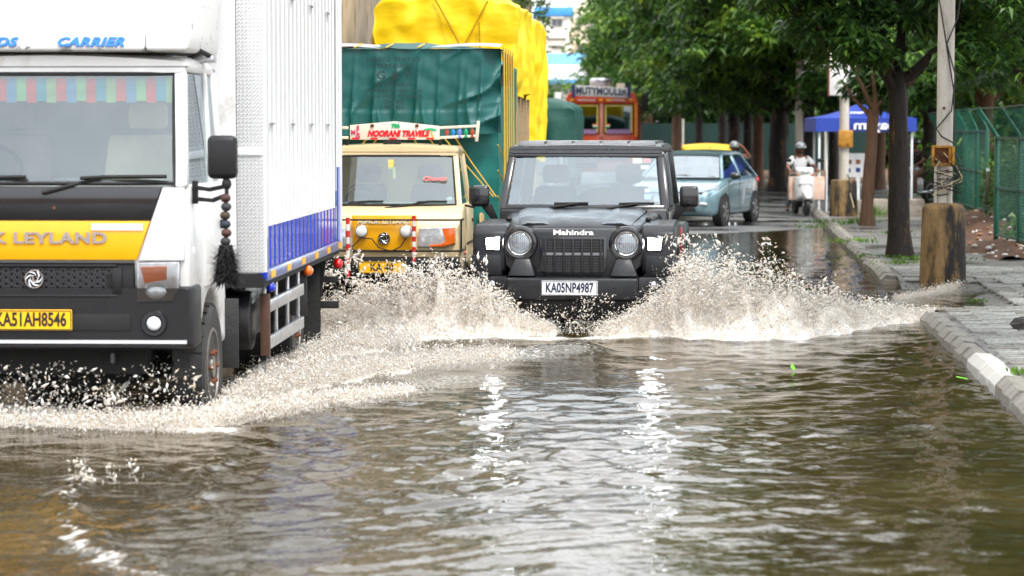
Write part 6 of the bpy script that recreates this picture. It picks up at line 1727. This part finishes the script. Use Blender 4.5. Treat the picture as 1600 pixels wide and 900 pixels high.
for k, (px, Y, H, r_, cr, cz, what) in enumerate(row):
    if k < 4:
        t = tree('avenue_tree', what, (*ground_xy(px, Y), 0), H, r_, cr, cz, .34, 250, 22, 30 + k, (LEAF, LEAF, LEAF, LEAF_D)[k], (BARK_B, BARK, BARK, BARK)[k], 'trees of the avenue', flat=.42, clump_r=.85)
        proto.append(t)
    else:
        src = proto[(k * 3 + 1) % 4]
        if px >= 1540: src = proto[0]
        t = copy_tree(src)
        t.location = (*ground_xy(px, Y), 0)
        t.rotation_euler = (0, 0, k * 1.7)
        t['label'] = what
        f = .92 + .04 * (k % 5)
        t.scale = (f, f, f)
        for ch in t.children:
            if ch.name.startswith('trunk'):
                s = r_ / (.2 if src is proto[0] else .16 if src is proto[1] else .17 if src is proto[2] else .24)
                ch.scale = (1, 1, 1)
                if s > 1.35: ch.scale = (1.35, 1.35, 1)
x, y = ground_xy(1012, 112)
tree('avenue_tree', 'tall tree over the orange lorry in front of the cream block', (x, y, 0), 10, .25, 3.4, 3.2, .36, 120, 22, 71, LEAF, BARK_B, 'trees of the avenue', flat=.45, clump_r=.9)
x, y = ground_xy(930, 120)
tree('avenue_tree', 'loose branched tree crossing the blue roofs', (x + 1.0, y, 0), 8.0, .2, 2.5, 3.0, .34, 34, 16, 72, LEAF, BARK_B, 'trees of the avenue', flat=.4, clump_r=.7)
x, y = ground_xy(868, 128)
tree('avenue_tree', 'low light green tree beside the flyover wall end', (x, y, 0), 5.4, .15, 2.2, 1.3, .32, 80, 20, 73, LEAF_L, BARK_B, 'trees of the avenue', flat=.6, clump_r=.75)
# leafy background that reads as one mass
def shrub_mass(name, label, boxes, L, n, seed, mat_, per=5):
    rng = np.random.default_rng(seed)
    C = []
    for (x0, x1, y0, y1, z0, z1, share) in boxes:
        m_ = int(n * share)
        X = rng.uniform(x0, x1, m_); Y = rng.uniform(y0, y1, m_)
        top = z0 + (z1 - z0) * (.72 + .28 * np.sin(X * .9 + 1.3 * np.sin(Y * .7)) * np.cos(X * .37 + Y * .5))
        Z = z0 + (top - z0) * rng.beta(1.6, 1.1, m_)
        C.append(np.stack([X, Y, Z], -1))
    V, F = whorls(np.concatenate(C), L, L * .2, per, rng, .5)
    return tag(np_mesh(name, V, F, mat_, None, False), label, kind='stuff')
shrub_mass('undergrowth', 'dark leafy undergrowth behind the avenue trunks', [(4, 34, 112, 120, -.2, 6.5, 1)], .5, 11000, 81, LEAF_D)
shrub_mass('undergrowth', 'tall far tree mass closing the end of the avenue', [(7, 40, 121, 130, 2, 14, 1)], .6, 7500, 82, LEAF)
shrub_mass('undergrowth', 'bright weeds and bushes behind the mesh fence', [(7.3, 9.4, 31, 38, 0, 1.0, .3), (8.6, 11, 38, 47, 0, 1.5, .35), (9.4, 13, 47, 60, 0, 2.0, .35)], .16, 8000, 83, LEAF_L)
# green net behind the trunks
Nf = thing('net_fence', 'dark teal shade net strung behind the avenue trunks', 'fence', (0, 0, 0))
NET = M('net_teal', sc(6, 44, 40), .8, var=.2, scale=.6, stretch=(2, 2, .3))
for k in range(5):
    x0 = 5.2 + k * 2.0
    MB().grid(lambda u, v: (x0 + .04 + 1.92 * u, 108 + .06 * math.sin(u * 9 + k), .0 + 2.15 * v + .05 * math.sin(u * PI) * -v), 6, 2).build('net_panel', NET, Nf)
    MB().bx(x0 - .04, x0 + .04, 107.9, 107.98, -.2, 2.3).build('post', POLE, Nf)
# earthen verge under the avenue
mb = MB().grid(lambda u, v: (4.6 + 30 * u, 79 + 40 * v, -.02 + .16 * smooth01((u * 30 - .15 - 7.0 * (1 - v)) / .25) * smooth01(v * 60)), 120, 40)
tag(mb.build('verge', EARTH, smooth=60), 'raised earth verge under the avenue trees', kind='structure')
up = ground_xy(1248, 71)
Up = thing('utility_post', 'thin grey post behind the scooter rider', 'post', (*up, .0), 0)
MB().tube([(0, 0, -.1), (0, 0, 5)], [.12, .10], 12).build('pole', POLE, Up)
MB().bx(-.12, .12, -.2, -.1, 1.1, 1.5).build('meter_box', RUST, Up, bev=.02)
# small weeds at the tree feet and in the joints of the paving
rng = np.random.default_rng(5)
gv, gf = [], []
for (px, py, n, h, sp) in ((1466, 385, 0, 0, 0), (1350, 350, 90, .22, .14), (1362, 340, 90, .34, .14), (1300, 352, 50, .12, .2), (1326, 350, 60, .12, .22), (1345, 378, 70, .11, .22), (1322, 378, 30, .10, .2), (1362, 402, 40, .08, .15), (1402, 412, 50, .10, .16), (1425, 405, 50, .10, .15), (1280, 348, 60, .12, .25), (1272, 356, 50, .10, .25), (1530, 470, 20, .05, .06), (1564, 498, 26, .06, .06), (1586, 512, 26, .06, .06), (1598, 585, 40, .08, .06), (1384, 365, 30, .08, .2), (1500, 405, 24, .06, .2)):
    if not n: continue
    c = ground(px, py, .10)
    for k in range(n):
        a = rng.uniform(0, 2 * PI); r_ = abs(rng.normal(0, sp)); b = np.array([c.x + r_ * math.cos(a), c.y + r_ * math.sin(a) * 1.6, .09])
        d = np.array([rng.normal(0, .5), rng.normal(0, .5), 1.0]); d /= np.linalg.norm(d); hh = h * rng.uniform(.5, 1.1)
        s_ = np.array([math.cos(a), math.sin(a), 0]) * .014
        i = len(gv); gv += [b - s_ * .5, b + d * hh * .55 - s_, b + d * hh + np.array([d[0], d[1], -.4]) * hh * .35, b + d * hh * .55 + s_]; gf.append((i, i + 1, i + 2, i + 3))
tag(np_mesh('weeds', np.array(gv), np.array(gf), leaf_mat('weed_green', (.05, .12, .015), (.10, .22, .025), (.20, .36, .04), .5, 3), None, False), 'tufts of bright green weeds on the wet footpath', kind='stuff')
# creeper on the flyover wall
rng = np.random.default_rng(9)
C = []
for (y, z, s_, n) in ((56, 6.0, .5, 160), (60, 5.2, .5, 150), (66, 5.6, .6, 200), (70, 4.5, .6, 180), (77, 5.5, .6, 140), (52, 6.8, .5, 130)):
    q = rng.normal(0, s_, (n, 3)); q[:, 0] = np.abs(q[:, 0]) * .35 + .05; q[:, 2] *= 1.6
    C.append(np.array([wall_x(y) + .05, y, z]) + q)
V, F = whorls(np.concatenate(C), .16, .04, 5, rng)
tag(np_mesh('creeper', V, F, LEAF_L, None, False), 'green creeper growing from the joints of the flyover wall', kind='stuff')
# one bright leaf afloat
q = ground(1238, 574, .03)
lf = MB().grid(lambda u, v: ((u - .5) * .075 * math.sin(PI * min(.98, max(.02, v))) , (v - .5) * .10, .02 * math.cos((u - .5) * 3) + .03 * v), 4, 6).build('floating_leaf', M('leaf_fresh', sc(100, 178, 28), .5), smooth=60)
lf.location = (q.x, q.y, .02); lf.rotation_euler = (.5, .2, .6); lf.scale = (.62, .62, .62)
tag(lf, 'small bright green leaf floating on the brown water', 'leaf')
q = ground(1503, 592, .02)
l2 = lf.copy(); COL.objects.link(l2); l2.location = (q.x, q.y, .015); l2.rotation_euler = (0, .1, 1.5); l2.scale = (1.2, .8, .5)
l2['label'] = 'pale green leaf floating against the white kerb stones'

# ================================================================== thrown water
m, N, L, p = nodes_of('spray_water')
g = N.new('ShaderNodeNewGeometry')
rp = N.new('ShaderNodeValToRGB'); e = rp.color_ramp.elements
e[0].position, e[1].position = .0, 1.0
e[0].color = (.80, .70, .57, 1); e[1].color = (.98, .97, .95, 1)
k = e.new(.35); k.color = (.95, .90, .83, 1)
L.new(g.outputs['Random Per Island'], rp.inputs[0]); L.new(rp.outputs[0], p.inputs['Base Color'])
p.inputs['Roughness'].default_value = .18; p.inputs['IOR'].default_value = 1.33
tr = N.new('ShaderNodeBsdfTranslucent'); mx_ = N.new('ShaderNodeMixShader'); mx_.inputs[0].default_value = .45
L.new(rp.outputs[0], tr.inputs[0]); L.new(p.outputs[0], mx_.inputs[1]); L.new(tr.outputs[0], mx_.inputs[2]); L.new(mx_.outputs[0], N['Material Output'].inputs[0])
SPRAY = m
FROTH = M('froth', (.78, .72, .64), .5, var=.2, scale=14, bump=1.0, bscale=40, dirt=[((.92, .91, .89), .48, 9, .12), ((.45, .37, .27), .66, 7, .08)])
OCT_V = np.array([(1, 0, 0), (-1, 0, 0), (0, 1, 0), (0, -1, 0), (0, 0, 1), (0, 0, -1)], float)
OCT_F = np.array([(0, 2, 4), (2, 1, 4), (1, 3, 4), (3, 0, 4), (2, 0, 5), (1, 2, 5), (3, 1, 5), (0, 3, 5)])
MISTM = bpy.data.materials.new('mist_volume'); MISTM.use_nodes = True
MISTM.node_tree.nodes.remove(MISTM.node_tree.nodes['Principled BSDF'])
vp = MISTM.node_tree.nodes.new('ShaderNodeVolumePrincipled')
vp.inputs['Color'].default_value = (.97, .92, .85, 1); vp.inputs['Density'].default_value = 1.3; vp.inputs['Anisotropy'].default_value = .2
MISTM.node_tree.links.new(vp.outputs[0], MISTM.node_tree.nodes['Material Output'].inputs['Volume'])
def droplets(P, r, D, rng, st=(1.0, 3.2)):
    n = len(P)
    D = D / np.maximum(1e-6, np.linalg.norm(D, axis=1, keepdims=True))
    a = np.cross(D, rng.normal(0, 1, (n, 3))); a /= np.maximum(1e-6, np.linalg.norm(a, axis=1, keepdims=True))
    b = np.cross(D, a)
    k = rng.uniform(*st, (n, 1)); q = rng.uniform(.55, 1.1, (n, 1))
    A = D * k * r[:, None]; B = a * r[:, None]; C = b * r[:, None] * q
    V = P[:, None, :] + OCT_V[None, :, 0:1] * A[:, None] + OCT_V[None, :, 1:2] * B[:, None] + OCT_V[None, :, 2:3] * C[:, None]
    V += rng.normal(0, .18, V.shape) * r[:, None, None]
    F = (np.arange(n)[:, None, None] * 6 + OCT_F[None]).reshape(-1, 3)
    return V.reshape(-1, 3), F
def n1(x, s): return np.interp(x, np.linspace(0, 1, 64), np.random.default_rng(s).uniform(0, 1, 64))
def plume(label, prof, n, seed, depth=.30, back=.2, out=1.0, rag=.5, core=.55, big=.04, low=1.7, rmed=.0050, mist=1.1, fog=True):
    """prof: (photo x, photo y of the foot, height in m) along the sheet of water from the wheel outwards"""
    rng = np.random.default_rng(seed)
    base = np.array([tuple(ground(px, py, 0))[:2] for px, py, h in prof]); H = np.array([h for *_, h in prof])
    tt = np.linspace(0, 1, len(prof))
    dens = np.interp(np.linspace(0, 1, 400), tt, H + .08); cdf = np.cumsum(dens); cdf /= cdf[-1]
    u = np.interp(rng.uniform(0, 1, n), cdf, np.linspace(0, 1, 400))
    jet = 1 - rag * .55 + rag * (.75 * n1(u, seed + 1) + .45 * n1((u * 3.1) % 1, seed + 2))
    Hu = np.interp(u, tt, H) * jet
    v = rng.beta(1.0, low, n)
    w = rng.normal(0, 1, n)
    clump = .5 + n1((u * 5.3 + v * 1.7) % 1, seed + 3)
    x = np.interp(u, tt, base[:, 0]); y = np.interp(u, tt, base[:, 1])
    z = Hu * v + .006
    spread = depth * (.35 + .9 * v)
    y = y + back + spread * w * .8
    x = x + rng.normal(0, .03, n) + out * .10 * v * v * rng.uniform(-.4, 1.2, n)
    z += rng.normal(0, .012, n) * clump
    P = np.stack([x, y, np.maximum(z, .0)], -1)
    cls = rng.uniform(0, 1, n)
    r = np.where(cls < big, rng.uniform(.007, .013, n), np.where(cls < .5, rng.uniform(.6, 1.25, n) * rmed, rng.uniform(.0025, .0055, n)))
    r *= np.where(v < .18, .75, 1)
    r *= np.where(v > .75, 1.15, 1)
    D = np.stack([out * (.5 + rng.normal(0, .4, n)), rng.normal(-.3, .4, n), 1.1 * (1 - v) + rng.normal(0, .5, n)], -1)
    V, F = droplets(P, r, D, rng)
    if mist:                                         # the finest spray, a haze of specks
        km_ = rng.integers(0, n, int(n * mist))
        Pm = P[km_] + rng.normal(0, 1, (len(km_), 3)) * np.array([.05, .08, .03]) * (.5 + 1.5 * v[km_, None])
        Pm[:, 2] = np.abs(Pm[:, 2]) * rng.uniform(.1, 1.0, len(km_)) ** .7
        s4 = np.array([(1, 1, 1), (1, -1, -1), (-1, 1, -1), (-1, -1, 1)], float)
        rm_ = rng.uniform(.0013, .0030, (len(km_), 1, 1))
        Vm = (Pm[:, None, :] + s4[None] * rm_).reshape(-1, 3)
        Fm = (np.arange(len(km_))[:, None, None] * 4 + np.array([(0, 1, 2), (0, 3, 1), (0, 2, 3), (1, 3, 2)])[None]).reshape(-1, 3) + len(V)
        V = np.concatenate([V, Vm]); F = np.concatenate([F, Fm])
    o = tag(np_mesh('spray', V, F, SPRAY), label, kind='stuff')
    if core:
        mb = MB()
        nu_ = 110
        def cf(a, b):
            h = float(np.interp(a, tt, H)) * core * (.65 + .6 * float(n1(np.array([a]), seed + 1)[0]))
            X = float(np.interp(a, tt, base[:, 0])); Y = float(np.interp(a, tt, base[:, 1])) + back
            s = math.sin(PI * b)
            d = noise.noise_vector((X * 7, b * 5 + seed, Y * 3))
            d2 = noise.noise_vector((X * 19, b * 13 + seed, Y * 7))
            return (X + d.x * .05 + d2.x * .02, Y + (b - .5) * depth * 1.8 + d.y * .06 * s, -.02 + h * s ** .8 * (1 + .35 * d.z + .25 * d2.z))
        mb.grid(cf, nu_, 22)
        mb.build('froth_core', FROTH, o, smooth=80)
    if fog:                                          # the hanging mist round the sheet of spray
        rings = []
        for a in np.linspace(0.02, .98, 28):
            h = float(np.interp(a, tt, H)) * .85 + .03
            X = float(np.interp(a, tt, base[:, 0])); Y = float(np.interp(a, tt, base[:, 1])) + back
            rings.append([(X + .03 * noise.noise((X * 5, t_, seed)), Y + depth * (.75 + .25 * noise.noise((X * 4, t_ * 2, 3))) * math.cos(t_), .01 + h * (.42 + .50 * math.sin(t_) * (1 + .2 * noise.noise((X * 6, t_, 9))))) for t_ in np.linspace(0, 2 * PI, 14, endpoint=False)])
        MB().loft(rings).build('mist', MISTM, o, smooth=80)
    return o
plume('high fan of brown white spray left of the jeep bumper', [(868, 522, .08), (835, 523, .16), (800, 525, .30), (765, 526, .45), (735, 527, .58), (690, 527, .64), (640, 527, .63), (590, 525, .52), (545, 522, .38), (505, 516, .22), (470, 508, .10)], 30000, 101, .26, .05, -1)
plume('high fan of brown white spray right of the jeep bumper', [(930, 524, .08), (965, 527, .18), (1000, 529, .32), (1035, 530, .52), (1065, 531, .72), (1100, 531, .78), (1140, 531, .72), (1190, 530, .62), (1250, 527, .50), (1310, 521, .38), (1370, 512, .24), (1430, 502, .12), (1480, 490, .04)], 34000, 102, .30, .05, 1)
plume('low white wash thrown ahead of the lorry bumper', [(-120, 656, .06), (-20, 660, .07), (60, 664, .08), (140, 668, .08), (220, 670, .09), (300, 670, .11), (360, 662, .12), (430, 650, .11), (500, 638, .09), (570, 626, .06), (640, 614, .02)], 20000, 103, .24, .08, .3, .6, .28, .03, 1.8, .0056)
plume('broken spray beside the lorry front wheel', [(340, 640, .05), (355, 636, .09), (375, 630, .14), (410, 622, .17), (450, 614, .18), (500, 604, .18), (560, 592, .16), (640, 578, .12), (720, 566, .07), (800, 556, .03)], 18000, 104, .60, .25, .6, .7, .2, .04, 1.8)
plume('spray thrown from the lorry rear wheels', [(405, 582, .04), (440, 575, .08), (480, 566, .14), (520, 556, .18), (580, 550, .15), (660, 545, .08)], 7000, 105, .45, .2, .4, .6, .2, .04, 1.5)
plume('thin sheet of water running over the footpath by the drum', [(1400, 470, .05), (1440, 464, .06), (1475, 458, .09), (1500, 452, .10), (1520, 446, .04)], 3500, 106, .14, .05, .4, .6, 0, .01, 1.6, .004, 1.1, False)
# scattered drops
rng = np.random.default_rng(77)
def scatter(label, px0, px1, y0, y1, z0, z1, Y0, Y1, n, rm, seed):
    rng = np.random.default_rng(seed)
    Y = rng.uniform(Y0, Y1, n)
    C = rng.uniform(0, 1, (max(6, n // 25), 2)); pick = rng.integers(0, len(C), n)
    u = np.clip(C[pick, 0] + rng.normal(0, .06, n), 0, 1); v = np.clip(C[pick, 1] + rng.normal(0, .13, n), 0, 1) ** 1.3
    X = (px0 + (px1 - px0) * u - 800) / FPX * Y
    Z = z0 + (z1 - z0) * v
    r = rm * rng.lognormal(0, .5, n)
    V, F = droplets(np.stack([X, Y, Z], -1), r, rng.normal(0, 1, (n, 3)) + np.array([0, 0, .6]), rng)
    tag(np_mesh('spray', V, F, SPRAY), label, kind='stuff')
scatter('loose drops flying under the lorry bumper', -30, 330, 0, 0, .02, .36, 15.0, 16.2, 1300, .0046, 201)
scatter('fine drops in front of the jeep skid plate', 830, 960, 0, 0, .02, .36, 22.1, 22.55, 700, .0035, 202)
scatter('drops tossed above the left fan of spray', 540, 760, 0, 0, .45, .74, 22.1, 22.9, 500, .0055, 203)
scatter('drops tossed above the right fan of spray', 1030, 1240, 0, 0, .55, .86, 22.2, 23.0, 420, .0055, 204)
scatter('drops tossed behind the lorry tail', 490, 600, 0, 0, .25, .62, 22.4, 23.6, 500, .0055, 205)
scatter('drops over the curl of froth in the calm water', 90, 220, 0, 0, .005, .06, 12.8, 13.6, 110, .004, 206)
